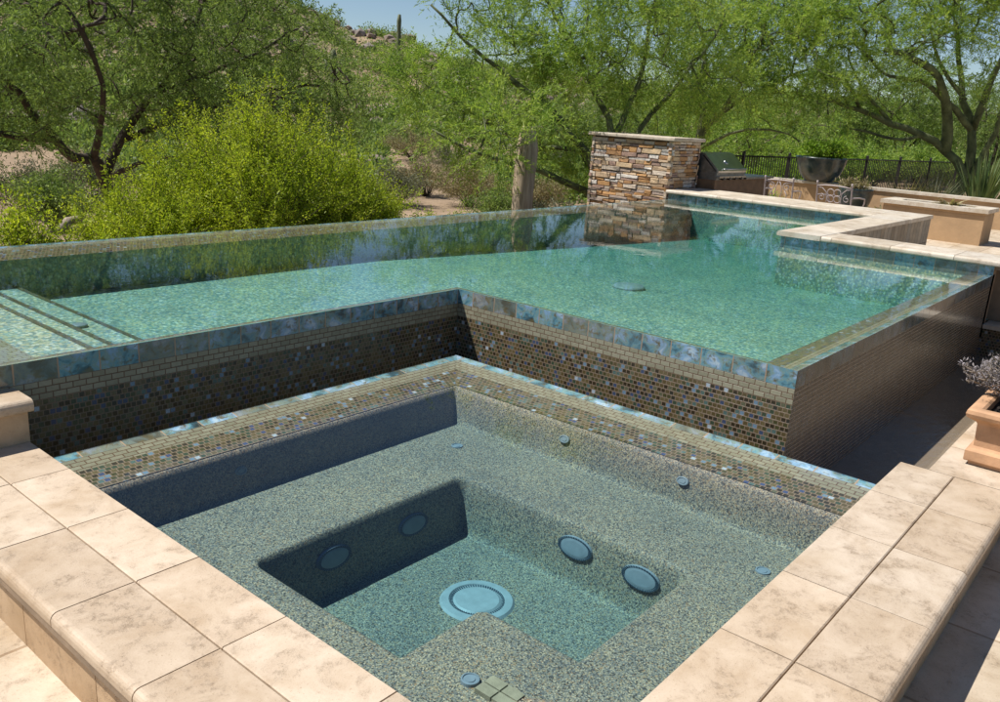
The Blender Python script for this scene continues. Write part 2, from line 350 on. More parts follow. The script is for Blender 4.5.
def wall_bands(mb, a, b, ztop, zbot, mats=(0, 1, 2), h1=.104, h2=.093, u0=0):
    """vertical tiled wall from a to b (2D) : glass band, three brick rows, mosaic"""
    L = math.hypot(b[0]-a[0], b[1]-a[1]); zs = [ztop, ztop-h1, ztop-h1-h2, zbot]
    for k in range(3):
        z1, z0 = zs[k], zs[k+1]
        if k == 0: uv = [(u0, -.01-h1), (u0+L, -.01-h1), (u0+L, -.01), (u0, -.01)]; uv = [(p[0]+.06, p[1]+5) for p in uv]
        else: uv = [(u0, z0-z1), (u0+L, z0-z1), (u0+L, 0), (u0, 0)]
        mb.quad((a[0], a[1], z0), (b[0], b[1], z0), (b[0], b[1], z1), (a[0], a[1], z1), mats[k], uv)
def ledge_bands(mb, outer, inner, z0, z1, fr, mats):
    """sloping strip between two mitred paths, split into bands at fractions fr"""
    u = 0
    for i in range(len(outer)-1):
        a, b, c, d = (Vector(p) for p in (outer[i], outer[i+1], inner[i+1], inner[i]))
        dr = (b-a).normalized(); L = (b-a).length; nrm = Vector((-dr.y, dr.x))
        for k in range(len(fr)-1):
            t0, t1 = fr[k], fr[k+1]
            p = [a.lerp(d, t0), b.lerp(c, t0), b.lerp(c, t1), a.lerp(d, t1)]
            zz = [z0+(z1-z0)*t for t in (t0, t0, t1, t1)]
            uv = [(u+(q-a).dot(dr)+.06, abs((q-a).dot(nrm)) - abs((a.lerp(d, t0)-a).dot(nrm)) + (5.002 if k == 0 else 0)) for q in p]
            mb.quad(*[(q.x, q.y, z) for q, z in zip(p, zz)], mats[k], uv)
        u += L

pool = thing('swimming_pool', (7, 4, -.5), 'raised L-shaped infinity pool with glass tile walls and teal water above the spa', 'swimming pool')
mb = MB(); wall_bands(mb, (PXW, PYW), (PXW, PYR), ZP-.004, -1.3); mb.build('front_wall', ['blue_tile', 'tan_brick', 'mosaic'], pool)
mb = MB(); wall_bands(mb, (PX0, PYW), (PXW-.002, PYW), ZP-.004, -1.3, u0=.11); mb.build('front_wall', ['blue_tile', 'tan_brick', 'mosaic'], pool)
mb = MB(); wall_bands(mb, (PXW+.002, PYR), (9.62, PYR), ZP-.004, -1.3, (0, 1, 1)); mb.build('spillway_wall', ['wet_glass', 'wet_tile'], pool)
mb = MB(); wall_bands(mb, (PX0, PYI), (14.5, PYI), ZP-.004, -2.4); mb.build('infinity_wall', ['blue_tile', 'tan_brick', 'mosaic'], pool)
LM = ['blue_tile_edge', 'tan_brick', 'mosaic_ledge']
zi = ZP - .05
mb = MB()
ledge_bands(mb, [(PX0, PYW), (PXW, PYW), (PXW, PYR), (9.52, PYR)], [(PX0, PYW+.20), (PXW+.20, PYW+.20), (PXW+.20, PYR+.25), (9.52, PYR+.25)], ZP-.004, zi, [0, .24, .46, 1], (0, 1, 2))
mb.build('tile_ledge', LM, pool)
mb = MB(); ledge_bands(mb, [(PXF, PYI), (PX0, PYI)], [(PXF, PYI-.34), (PX0, PYI-.34)], ZP-.004, zi, [0, .12, .3, 1], (0, 1, 2)); mb.build('tile_ledge', LM, pool)
# inner walls below the ledges
mb = MB()
ip = [(PX0, PYW+.20), (PXW+.20, PYW+.20), (PXW+.20, PYR+.25), (9.52, PYR+.25)]
for i in range(3):
    a, b = ip[i], ip[i+1]; mb.quad((*a, zi), (*b, zi), (*b, -.9), (*a, -.9))
mb.quad((PX0, PYI-.34, zi), (PXF, PYI-.34, zi), (PXF, PYI-.34, -.9), (PX0, PYI-.34, -.9))
mb.build('inner_wall', 'pool_pebble', pool, fix=False)
# floor strip by strip (slopes to the far right)
mb = MB(); xs = [PX0, 3, 4.45, 6, 7, 8, 9, 10, 11, 12, 13.2]
for x0, x1 in zip(xs, xs[1:]):
    y0 = PYW if x1 <= 4.46 else PYR
    mb.quad((x0, y0, pool_floor_z(x0)), (x1, y0, pool_floor_z(x1)), (x1, PYI, pool_floor_z(x1)), (x0, PYI, pool_floor_z(x0)))
mb.build('pool_floor', 'pool_pebble', pool)
# entry steps at the left
for k, (x1, z) in enumerate(((1.96, .255), (2.19, .18), (2.49, .10))):
    mb = MB(); mb.box((PX0, PYW+.19, -.3), (x1, PYI-.33, z-.0), 0)
    if k == 0:
        for j in range(3):
            yy = 4.9 + j*.16
            mb.quad((PX0, 4.26+.02, z+.003), (x1-.30, 4.26+.02, z+.003), (x1-.30, 5.1, z+.003), (PX0, 5.1, z+.003), 1, [(0, 0), (.46, 0), (.46, .82), (0, .82)]) if j == 0 else None
    mb.quad((x1-.035, PYW+.19, z+.003), (x1, PYW+.19, z+.003), (x1, PYI-.33, z+.003), (x1-.035, PYI-.33, z+.003), 2, [(0, 0), (.057, 0), (.057, 2.5), (0, 2.5)])
    mb.build('step', ['pool_pebble', 'tan_brick', 'trim_dark'], pool)
# floor fittings
def disc(mb, c, r, n=28, ax=None, mi=0, h=.012): mb.lathe(c, [(0, h), (r*.86, h), (r*.95, h*.6), (r, 0)], n, mi, ax)
mb = MB(); c = (7.43, 4.41, pool_floor_z(7.43)); disc(mb, (c[0], c[1], c[2]+.004), .17, h=.03); mb.build('drain_cover', 'fitting_pale', pool)
mb = MB(); disc(mb, (2.33, 5.4, .108), .05, 16); mb.build('return_cover', 'fitting', pool)
# walls under the raised coping with a band of glass tile
mb = MB()
wall_bands(mb, (PXE, PYR), (PXE, PYE), .455, -.9, (0, 2, 2), .15, .02)
wall_bands(mb, (PXE, PYE), (PXF, PYE), .455, -.9, (0, 2, 2), .15, .02)
wall_bands(mb, (PXF, PYE), (PXF, 7.2), .455, -.9, (0, 2, 2), .15, .02)
mb.build('end_wall', ['blue_tile', 'tan_brick', 'pool_wall'], pool)
# spa-side end of trough, and outer (patio) faces
mb = MB()
mb.quad((9.62, PYR+.02, -1.3), (9.62, -.5, -1.3), (9.62, -.5, -.20), (9.62, PYR+.02, -.20), 0, [(0, -1), (2, -1), (2, 0), (0, 0)])
mb.build('trough_end_wall', ['mosaic'], pool)
mb = MB(); mb.box((9.56, -.5, -.20), (10.0, PYR-.004, -.16)); mb.build('trough_ledge', 'coping_pale', pool)
mb = MB(); mb.box((9.85, -.5, -.158), (9.99, PYR+.03, .43)); mb.build('outer_wall', 'dark_stone', pool)
mb = MB(); mb.box((9.53, PYR, -.3), (9.68, PYR+.14, .44)); mb.build('corner_post', 'dark_stone', pool)
mb = MB()
mb.quad((10.02, PYR, -.3), (10.02, 3.28, -.3), (10.02, 3.28, .44), (10.02, PYR, .44), 0)
a, b = (10.02, 3.28), (14.25, 3.28); L = 4.23
mb.quad((*a, -.3), (*b, -.3), (*b, .44), (*a, .44), 1, [(0, 0), (L, 0), (L, .74), (0, .74)])
mb.quad((14.25, 3.28, -.3), (14.25, 7.3, -.3), (14.25, 7.3, .44), (14.25, 3.28, .44), 0)
def mat_slat():
    s = NT('slat_tile'); uv = s.coord('UV'); b = brick(s, uv, .16, .38, .006, off=.3)
    c = s.ramp(b.outputs['Color'], [(0, (.22, .17, .11)), (.4, (.33, .27, .19)), (.7, (.27, .24, .19)), (1, (.40, .33, .24))]); n = s.noise(uv, 9, 5)
    c = s.mix(.7, c, s.ramp(n.outputs[0], [(.3, (.6, .6, .6)), (.7, (1.2, 1.15, 1.1))]), 'MULTIPLY'); c = s.mix(b.outputs['Fac'], c, (.10, .07, .045)); s.bsdf(c, .7); M['slat_tile'] = s.m
mat_slat()
mb.build('outer_wall', ['stucco', 'slat_tile'], pool, fix=False)

# coping: tiles with a rounded nose; one slab list -> one mesh
def nose_prof(w, t=.055, r=.025, both=False):
    """u from 0 (back) to w (nose), z from -t to 0"""
    arc = [(w - r + r*math.sin(a), -r + r*math.cos(a)) for a in (0, .35, .7, 1.05, 1.4, math.pi/2)]
    low = [(w - r*.6 + r*.6*math.cos(a), -t + r*.6 - r*.6*math.sin(a)) for a in (0, .5, 1.0, math.pi/2)]
    e = .004
    return [(0, -t), (0, -e), (e, 0)] + arc + low
def flat_prof(w, t=.055):
    e = .004; return [(0, -t), (0, -e), (e, 0), (w-e, 0), (w, -e), (w, -t)]
def coping_run(mb, start, ax_l, ax_u, length, rows, z, tile=.505, first=0.0, gap=.005, jit=0.0):
    """rows: list of (u0, width, nosed)"""
    A = Vector((*ax_l, 0)); U = Vector((*ax_u, 0)); s0 = Vector((*start, z))
    cuts = [0.0]; t = first if first > 0.05 else tile
    while t < length - .05: cuts.append(t); t += tile
    cuts.append(length)
    for u0, w, nosed in rows:
        for c0, c1 in zip(cuts, cuts[1:]):
            mb.prism(nose_prof(w-gap) if nosed == 1 else flat_prof(w-gap), s0 + A*(c0+gap/2) + U*(u0+gap/2) + Vector((0, 0, random.uniform(-.0007, .0007))), U, A, c1-c0-gap)
ZC = .035
spa = thing('hot_tub', (2.5, 2.3, -.6), 'square sunken spa with pebble seats and travertine coping in the foreground', 'hot tub')
mb = MB()
# left run: along y at x .895..1.408 ; nose on the -x side
coping_run(mb, (1.408, .39), (0, 1), (-1, 0), 3.46, [(0, .235, 0), (.235, .275, 1)], ZC, .505, .02+ (1.919-.39-2*.505))
# right run along x at y .39..0.92 ; nose on the -y side
coping_run(mb, (1.41, .925), (1, 0), (0, -1), 2.962, [(0, .25, 0), (.25, .275, 1)], ZC, .512, (2.864-1.41-2*.512))
mb.build('coping', 'travertine', spa)
mb = MB(); mb.box((.905, .40, -.04), (1.405, 3.9, ZC-.012)); mb.box((1.405, .42, -.041), (4.368, .915, ZC-.013)); mb.build('grout_bed', 'grout', spa)
# deck strip beyond the spa beside the trough
mb = MB(); coping_run(mb, (4.374, .795), (1, 0), (0, -1), 5.2, [(0, .39, 1)], ZC, .62, .45)
mb.build('trough_coping', 'travertine', pool)
mb = MB(); mb.box((4.38, .43, -.04), (9.56, .78, ZC-.012)); mb.build('grout_bed', 'grout', pool)
# risers below the coping, in slabs
mb = MB(); y = .40
while y < 4.6:
    L = random.choice((.40, .52, .46)); mb.box((.935, y+.002, -.32), (1.0, y+L-.002, -.022)); y += L
x = 1.0
while x < 9.4:
    L = random.choice((.46, .55, .5)); mb.box((x+.002, .445, -.32), (x+L-.002, .50, -.022)); x += L
mb.build('riser', 'travertine_riser', spa)
mb = MB(); mb.box((1.40, .9, -1.0), (1.404, 3.9, -.02)); mb.box((1.40, .912, -1.0), (4.0, .918, -.02)); mb.box((4.0, .772, -1.2), (9.6, .778, -.02)); mb.build('inner_lining', 'spa_pebble', spa)
# raised step block at the left end of the coping
step = MB(); step.prism(nose_prof(.62, .058, .027), (1.0, 4.45, .235), (0, -1, 0), (1, 0, 0), .428); 
step.prism(nose_prof(.62, .058, .027), (.35, 4.45, .235), (0, -1, 0), (1, 0, 0), .645)
step.build('step_tread', 'travertine', spa)
mb = MB(); mb.box((.35, 3.852, -.3), (1.0, 4.5, .177)); mb.box((1.004, 3.852, -.3), (1.407, 4.03, .177)); mb.build('step_riser', 'travertine_riser', spa)

# spa ledge, basin, outer wall
SXO, SYO = 4.07, 3.694
SXI, SYI, zl = 3.70, 3.36, -.05
mb = MB()
ledge_bands(mb, [(1.40, SYO), (SXO, SYO), (SXO, .78)], [(1.40, SYI), (SXI, SYI), (SXI, .78)], -.004, zl, [0, .17, .49, 1], (0, 1, 2))
LMS = LM + ['trim_dark']
# path runs clockwise, so the inner side is on its right; keep faces upward
mb.build('tile_ledge', LMS, spa, fix=False)
mb = MB(); wall_bands(mb, (1.40, SYO), (SXO, SYO), -.004, -1.3); wall_bands(mb, (SXO, SYO), (SXO, .78), -.004, -1.3); mb.build('outer_wall', ['blue_tile', 'tan_brick', 'mosaic'], spa)
def sstep(t): t = np.clip(t, 0, 1); return t*t*(3-2*t)
PIT = dict(x0=1.81, x1=3.08, y0=1.375, y1=2.715, xm=2.245, ym=1.84)
def basin_z(X, Y):
    zs, zf = -.262, -.545
    def box(x0, x1, y0, y1, r):
        cx, cy, hx, hy = (x0+x1)/2, (y0+y1)/2, (x1-x0)/2-r, (y1-y0)/2-r
        qx, qy = np.abs(X-cx)-hx, np.abs(Y-cy)-hy
        return np.hypot(np.maximum(qx, 0), np.maximum(qy, 0)) + np.minimum(np.maximum(qx, qy), 0) - r
    pit = np.maximum(box(PIT['x0'], PIT['x1'], PIT['y0'], PIT['y1'], .05), -box(.5, PIT['xm'], .5, PIT['ym'], .06))
    z = zs + (zf-zs)*sstep((-pit+.015)/.085)
    back = np.minimum(SXI-X, SYI-Y)                      # distance in from the tile ledge
    bz = zl + (zs-zl)*sstep((back-.005)/.085) - .004; z = np.where(back < .12, np.maximum(z, bz), z)
    d = np.hypot(X-1.60, Y-1.10); z = np.where(d < .34, np.maximum(z, zs + .16*sstep((.33-d)/.09)), z)
    return z
nx, ny = 210, 220
gx = np.linspace(1.38, SXI+.01, nx); gy = np.linspace(.88, SYI+.01, ny); X, Y = np.meshgrid(gx, gy, indexing='ij'); Z = basin_z(X, Y)
mb = MB(); mb.add(np.stack([X, Y, Z], -1).reshape(-1, 3).tolist(), [(i*ny+j, (i+1)*ny+j, (i+1)*ny+j+1, i*ny+j+1) for i in range(nx-1) for j in range(ny-1)], 0, None, True)
basin = mb.build('basin', 'spa_pebble', spa, fix=False)
# jets, drains
def squash(mb, cz, k=.52):
    mb.v = [(x, y, cz+(z-cz)*k) for x, y, z in mb.v]
def ring_cover(name, c, r, ax):
    mb = MB(); mb.lathe(c, [(0, .012), (r*.62, .011), (r*.80, .009), (r*.83, .002)], 36, 0, ax, smooth=False); squash(mb, c[2]); cv_ = mb.build(name, 'fitting', spa)
    cov = MB(); cov.lathe(c, [(r*.83, .001), (r*.85, .009), (r*.97, .008), (r, -.01)], 36, 0, ax, smooth=False, closed=True)
    A = Vector(ax).normalized(); Xa = A.orthogonal().normalized(); Ya = A.cross(Xa)
    for k in range(40):
        t = 2*math.pi*k/40; d = Xa*math.cos(t)+Ya*math.sin(t); e = A.cross(d)*.005; p0 = Vector(c)+d*r*.85+A*.0105; p1 = Vector(c)+d*r*.98+A*.0105
        cov.quad(p0-e, p1-e, p1+e, p0+e, 1)
    squash(cov, c[2]); cov.build('grille_ring', ['fitting', 'fitting_dark'], cv_, fix=False)
mb = MB(); c = Vector((2.60, 2.16, -.545)); mb.lathe(c, [(.0, .012), (.10, .012), (.112, .004)], 36, 0, smooth=False); mb.lathe(c, [(.112, .003), (.125, .006), (.130, .012), (.162, .010), (.172, 0)], 40, 0, smooth=False, closed=True)
for k in range(64):
    t = 2*math.pi*k/64; d = Vector((math.cos(t), math.sin(t), 0)); e = Vector((-d.y, d.x, 0))*.0025
    p0 = c+d*.111+Vector((0, 0, .0085)); p1 = c+d*.126+Vector((0, 0, .0095)); mb.quad(p0-e, p1-e, p1+e, p0+e, 1)
mb.build('floor_drain', ['fitting_pale', 'fitting_dark'], spa, fix=False)
# covers and small jets
cv = [((2.203, 2.688, -.385), (0, -1, .105)), ((2.698, 2.686, -.395), (0, -1, .105)), ((3.057, 1.955, -.365), (-1, 0, .108)), ((3.056, 1.594, -.370), (-1, 0, .108))]
for c, ax in cv: ring_cover('suction_cover', c, .098, ax)
for c, ax in (((2.14, 3.317, -.15), (0, -1, .2)), ((3.362, 3.015, -.262), (0, 0, 1)), ((3.655, 2.478, -.13), (-1, 0, .3)), ((3.655, 1.74, -.13), (-1, 0, .3)), ((3.334, 1.155, -.262), (0, 0, 1)), ((1.877, 1.568, -.256), (0, 0, 1))):
    mb = MB(); r = .034; mb.lathe(c, [(0, .006), (r*.5, .006), (r*.55, .003), (r*.75, .003), (r*.8, .007), (r*.96, .006), (r, -.01)], 24, 0, ax, smooth=False)
    if abs(ax[2]) < .5: squash(mb, c[2], .6)
    mb.build('jet', 'fitting', spa)
mb = MB()
for i, j, w in ((0, 0, .062), (1, 0, .062), (0, 1, .062), (1, 1, .062)):
    mb.box((1.70+.045*i, 1.27+.068*j, -.115), (1.74+.045*i, 1.27+.068*j+.062, -.098), 0)
mb.build('trim_tile', 'trim_sage', spa)

# ------------------------------------------------------------------ water
def water_body(name, poly, z, zb, mat, label):
    n = len(poly); vs = [(x, y, z) for x, y in poly] + [(x, y, zb) for x, y in poly]
    fs = [tuple(range(n)), tuple(range(2*n-1, n-1, -1))] + [(i, n+i, n+(i+1) % n, (i+1) % n) for i in range(n)]
    mb = MB(); mb.add(vs, fs); o = mb.build(name, mat); tag(o, label, 'water', None, 'structure'); return o
water_body('pool_water', [(PX0-.05, PYW+.002), (PXW+.002, PYW+.002), (PXW+.002, PYR+.002), (PXE+.03, PYR+.002), (PXE+.03, PYE+.03), (PXF+.03, PYE+.03), (PXF+.03, PYI-.002), (PX0-.05, PYI-.002)], ZP, -1.2, 'water_pool', 'clear teal water filling the raised infinity pool')
water_body('spa_water', [(1.36, .88), (SXO-.002, .78), (SXO-.002, SYO-.002), (1.36, SYO-.002)], ZS, -1.15, 'water_spa', 'still clear water filling the square spa')
water_body('trough_water', [(1.39, SYO+.001), (SXO+.001, SYO+.001), (SXO+.001, .76), (9.63, .76), (9.63, PYR-.001), (PXW-.001, PYR-.001), (PXW-.001, PYW-.001), (1.39, PYW-.001)], ZT, -1.25, 'water_trough', 'dark rippled water in the catch trough below the pool wall')

mb = MB(); mb.quad((1.39, .75, -.56), (9.63, .75, -.56), (9.63, PYW, -.56), (1.39, PYW, -.56), 0, [(0, 0), (8.2, 0), (8.2, 3.3), (0, 3.3)]); mb.build('trough_floor', 'trough_plaster', pool)
# ------------------------------------------------------------------ paving
def slab(name, poly, z, zb, mat, label):
    n = len(poly); vs = [(x, y, z) for x, y in poly] + [(x, y, zb) for x, y in poly]
    fs = [tuple(range(n)), tuple(range(2*n-1, n-1, -1))] + [(i, n+i, n+(i+1) % n, (i+1) % n) for i in range(n)]
    mb = MB(); mb.add(vs, fs); o = mb.build(name, mat); tag(o, label, 'paving', None, 'structure'); return o
slab('deck', [(-5, -5), (11.5, -5), (11.5, .47), (.98, .47), (.98, 6), (-5, 6)], -.252, -.5, 'deck_stone', 'pale travertine deck round the spa, lower than the coping')
slab('patio', [(10.03, -5), (24, -5), (24, 7.2), (20.2, 9.0), (14.27, 9.0), (14.27, 3.27), (10.03, 3.27)], -.1, -.6, 'deck_stone', 'pale stone patio beyond the far end of the pool')

# ------------------------------------------------------------------ raised bar coping at the far end (part of the pool)
mb = MB(); zc = .495
coping_run(mb, (10.04, 1.40), (0, 1), (-1, 0), 1.855, [(0, .565, 1)], zc, .62, .5)          # right strip, nose towards the pool
mb.build('coping', 'coping_pale', pool)
mb = MB()
coping_run(mb, (9.475, 3.26), (1, 0), (0, 1), 3.60, [(0, .505, 1)], zc+.0015, .62, .57)
mb.build('coping', 'coping_pale', pool)
mb = MB(); coping_run(mb, (14.28, 3.26), (0, 1), (-1, 0), 3.98, [(0, .6, 0), (.6, .605, 1)], zc, .62, .55)
mb.build('bar_top', 'coping_pale', pool)
mb = MB(); mb.box((9.55, 1.45, .40), (10.0, 3.2, .436)); mb.box((9.55, 3.29, .40), (14.2, 3.70, .437)); mb.box((13.14, 3.29, .40), (14.2, 7.22, .435)); mb.build('grout_bed', 'grout', pool)

# ------------------------------------------------------------------ stone pillar
PB = (13.2, 7.32)
pil = thing('stone_pillar', (13.8, 8.1, -1.4), 'square stacked ledgestone pillar with a pale flat cap at the far corner of the pool', 'pillar')
px0, px1, py0, py1, pzt = 13.22, 14.22, 7.29, 8.92, 1.30
core = MB(); core.box((px0+.03, py0+.03, -1.5), (px1-.03, py1-.03, pzt)); core.build('core', 'mortar', pil)
st = MB()
def stone(mb, o, U, N, u0, u1, z0, z1, dep, out):
    o, U, N = Vector(o), Vector(U), Vector(N); j = lambda a: random.uniform(-a, a)
    q = [(u0+j(.008), z0+j(.006)), (u1+j(.008), z0+j(.006)), (u1+j(.010), z1+j(.008)), (u0+j(.010), z1+j(.008))]
    back = [o+U*u+Vector((0, 0, z))-N*dep for u, z in q]
    cu, cz = sum(p[0] for p in q)/4, sum(p[1] for p in q)/4
    mid = [o+U*u+Vector((0, 0, z))+N*(out-.012) for u, z in q]
    fr = [o+U*(cu+(u-cu)*.93)+Vector((0, 0, cz+(z-cz)*.82))+N*(out+j(.008)) for u, z in q]
    vs = back+mid+fr; fs = [(8, 9, 10, 11)]
    for k in range(4):
        n = (k+1) % 4; fs += [(k, n, 4+n, 4+k), (4+k, 4+n, 8+n, 8+k)]
    mb.add(vs, fs)
for o, U, N, W in (((px0, py0, 0), (0, 1, 0), (-1, 0, 0), py1-py0), ((px0, py0, 0), (1, 0, 0), (0, -1, 0), px1-px0), ((px0, py1, 0), (1, 0, 0), (0, 1, 0), px1-px0), ((px1, py0, 0), (0, 1, 0), (1, 0, 0), py1-py0)):
    z = -.1
    while z < pzt-.03:
        h = random.choice((.045, .055, .065, .08, .1)); h = min(h, pzt-z); u = -.012 if random.random() < .5 else -.03
        while u < W+.01:
            w = random.uniform(.09, .36) * (1.1 if h > .07 else 1); 
            if W-(u+w) < .09: w = W-u+.015
            if h > .07 and random.random() < .4:
                stone(st, o, U, N, u+.004, u+w-.004, z+.003, z+h*.5-.002, .05, random.uniform(.0, .016)); stone(st, o, U, N, u+.004, u+w-.004, z+h*.5+.002, z+h-.003, .05, random.uniform(.0, .016))
            else: stone(st, o, U, N, u+.004, u+w-.004, z+.003, z+h-.003, .05, random.uniform(.0, .02))
            u += w
        z += h
st.build('stonework', 'ledgestone', pil)
cap = MB(); cap.box((px0-.07, py0-.07, pzt+.002), (px1+.07, py1+.07, pzt+.062)); co_ = cap.build('cap', 'coping_pale', pil)
bv = co_.modifiers.new('b', 'BEVEL'); bv.width = .012; bv.segments = 2

# ------------------------------------------------------------------ barbecue grill on its island
isl = thing('kitchen_island', (15.5, 7.3, -.1), 'brown outdoor kitchen island beside the stone pillar', 'counter')
mb = MB(); mb.box((14.30, 6.95, -.1), (16.75, 7.62, .66)); mb.build('body', 'island_brown', isl)
mb = MB(); mb.box((15.5, 6.90, .662), (16.8, 7.66, .70)); mb.build('counter_top', 'steel_dark', isl)
gr = thing('barbecue_grill', (14.9, 7.2, .66), 'stainless steel barbecue grill with a closed slanted hood, next to the stone pillar', 'grill')
gx0, gx1, gy0, gy1 = 14.30, 15.46, 6.90, 7.55
mb = MB(); mb.box((gx0, gy0+.03, .663), (gx1, gy1, .79)); mb.build('firebox', 'steel_dark', gr)
mb = MB(); mb.box((gx0+.02, gy0-.02, .70), (gx1-.02, gy0+.026, .735)); mb.build('control_panel', 'steel', gr)
for k in range(4):
    mb = MB(); mb.lathe((gx0+.2+.25*k, gy0+.02, .69), [(.028, 0), (.028, .04), (.02, .045)], 12, 0, (0, -1, 0)); mb.build('knob', 'iron', gr)
prof = [(gy0+.01, .793), (gy0, .83), (gy0+.30, 1.11), (gy0+.40, 1.135), (gy1-.03, 1.12), (gy1, .793)]
hd = MB(); n = len(prof); vs = [(gx0, y, z) for y, z in prof]+[(gx1, y, z) for y, z in prof]
hd.add(vs[:n], [tuple(range(n))], 1); hd.add(vs[n:], [tuple(range(n))], 1)
for i in range(n): hd.add([vs[i], vs[(i+1) % n], vs[n+(i+1) % n], vs[n+i]], [(0, 1, 2, 3)], 0)
hood = hd.build('hood', ['steel', 'steel_dark'], gr, fix=False)
mb = MB(); mb.tube([(gx0+.12, gy0-.05, .86), (gx1-.12, gy0-.05, .86)], .014, 10); mb.tube([(gx0+.2, gy0-.05, .86), (gx0+.2, gy0+.04, .86)], .008, 8); mb.tube([(gx1-.2, gy0-.05, .86), (gx1-.2, gy0+.04, .86)], .008, 8); mb.build('handle', 'steel', gr)
mb = MB(); mb.lathe((gx0+.55, gy0+.15, .965), [(.05, 0), (.05, .012), (.04, .02)], 20, 0, (0, -.68, .73)); mb.build('thermometer', 'steel', gr)
mb = MB(); mb.tube([(gx0+.01-.02, gy0+.05, .82), (gx0-.012, gy0+.33, 1.08)], .012, 6); mb.build('side_trim', 'iron', gr)

# ------------------------------------------------------------------ wrought iron chairs behind the bar
def spiral(c, r, turns, a0, sgn=1, n=26):
    return [(c[0]+0.0, c[1]+sgn*r*(1-t/n*.75)*math.cos(a0+turns*2*math.pi*t/n), c[2]+r*(1-t/n*.75)*math.sin(a0+turns*2*math.pi*t/n)) for t in range(n)]
def chair(loc, w, rz, label, kind):
    t = thing('patio_chair', loc, label, 'chair', 'wrought iron chairs behind the bar', rz); h = w/2
    def part(name, mb): return mb.build(name, 'chair_metal', t, base=(0, 0, 0))
    def lean(z): return -.18*max(0, z-.42)
    for s in (-1, 1):
        mb = MB(); mb.tube([(.02, s*h, 0), (0, s*h, .42), (lean(.86), s*h, .86), (lean(.9)-.01, s*h, .90)], [.013, .014, .014, .017], 8); part('rear_leg', mb)
        mb = MB(); mb.tube([(.50, s*(h-.02), 0), (.46, s*(h-.02), .43)], .013, 8); part('front_leg', mb)
        mb = MB(); mb.tube([(lean(.66), s*h, .66), (.2, s*(h+.03), .665), (.42, s*(h+.03), .64), (.47, s*(h+.01), .56), (.46, s*(h-.02), .44)], .012, 8); part('arm', mb)
    mb = MB()
    mb.tube([(0, -h, .43), (.46, -h+.02, .43), (.46, h-.02, .43), (0, h, .43), (0, -h, .43)], .012, 6)
    for k in range(9): y = -h+.02+(w-.04)*k/8; mb.tube([(0, y, .435), (.46, y, .435)], .006, 5)
    part('seat', mb)
    mb = MB()
    zt = .84; mb.tube([(lean(zt), -h, zt-.02), (lean(zt), -h*.5, zt), (lean(zt), 0, zt+.004), (lean(zt), h*.5, zt), (lean(zt), h, zt-.02)], .011, 8)
    mb.tube([(lean(.5), -h, .5), (lean(.5), h, .5)], .010, 8)
    def L(pts): return [(lean(z)+x, y, z) for x, y, z in pts]
    if kind == 0:
        for s in (-1, 1):
            mb.tube(L(spiral((0, s*h*.55, .73), .07, 1.3, math.pi/2, s)), .008, 6); mb.tube(L([(0, s*h*.98, .80), (0, s*h*.72, .80), (0, s*h*.55, .80)]), .008, 6)
            mb.tube(L([(0, s*h*.1, .50), (0, s*h*.22, .62), (0, s*h*.20, .72), (0, s*h*.05, .82)]), .008, 6); mb.tube(L([(0, s*h*.5, .50), (0, s*h*.62, .58), (0, s*h*.45, .66)]), .008, 6)
    else:
        for k in range(4):
            a = math.pi/4+k*math.pi/2; c = (0, .085*math.cos(a), .67+.075*math.sin(a))
            mb.tube(L([(0, c[1]+.06*math.cos(q), c[2]+.06*math.sin(q)) for q in np.linspace(0, 2*math.pi, 17)]), .008, 6, cap=False)
        for s in (-1, 1):
            mb.tube(L([(0, s*h*.96, .80), (0, s*h*.7, .79), (0, s*h*.45, .72), (0, s*h*.4, .58), (0, s*h*.5, .5)]), .008, 6); mb.tube(L(spiral((0, s*h*.72, .63), .06, 1.2, math.pi/2, s)), .007, 6)
    part('backrest', mb); return t
chair((15.05, 6.05, -.1), .50, 0.10, 'wrought iron patio chair nearer the grill, its scrolled back showing above the bar', 0)
chair((15.00, 5.03, -.1), .62, -0.12, 'wrought iron patio chair with looped back, to the right of the other iron chair', 1)

# ------------------------------------------------------------------ garden wall, planter box, fence, pots
wallx = 20.0
rw = thing('garden_wall', (20.15, 4, -.1), 'long low tan stucco wall with pale cap in front of the metal fence', 'wall')
mb = MB(); mb.box((wallx, -6, -.12), (wallx+.25, 8.6, .44)); mb.build('wall_body', 'stucco', rw)
mb = MB(); mb.box((wallx-.04, -6, .442), (wallx+.30, 8.64, .50)); mb.build('cap', 'coping_pale', rw)
pb = thing('planter_box', (17.3, 3.6, -.1), 'tan stucco planter box with pale stone rim on the patio corner', 'planter')
bx0, bx1, by0, by1 = 16.42, 17.2, 2.95, 4.62
mb = MB()
mb.box((bx0, by0, -.1), (bx1, by1, .40)); mb.build('box_body', 'stucco', pb)
mb = MB()
for a, b in (((bx0-.05, by0-.05), (bx0+.24, by1+.05)), ((bx1-.24, by0-.05), (bx1+.05, by1+.05))): mb.box((*a, .452), (*b, .52))
for a, b in (((bx0+.242, by0-.05), (bx1-.242, by0+.24)), ((bx0+.242, by1-.24), (bx1-.242, by1+.05))): mb.box((*a, .452), (*b, .52))
mb.build('rim', 'coping_pale', pb)
mb = MB(); 
for a, b in (((bx0+.002, by0+.002), (bx0+.2, by1-.002)), ((bx1-.2, by0+.002), (bx1-.002, by1-.002))): mb.box((*a, .402), (*b, .45))
for a, b in (((bx0+.202, by0+.002), (bx1-.202, by0+.2)), ((bx0+.202, by1-.2), (bx1-.202, by1-.002))): mb.box((*a, .402), (*b, .45))
mb.build('upper_band', 'stucco', pb)
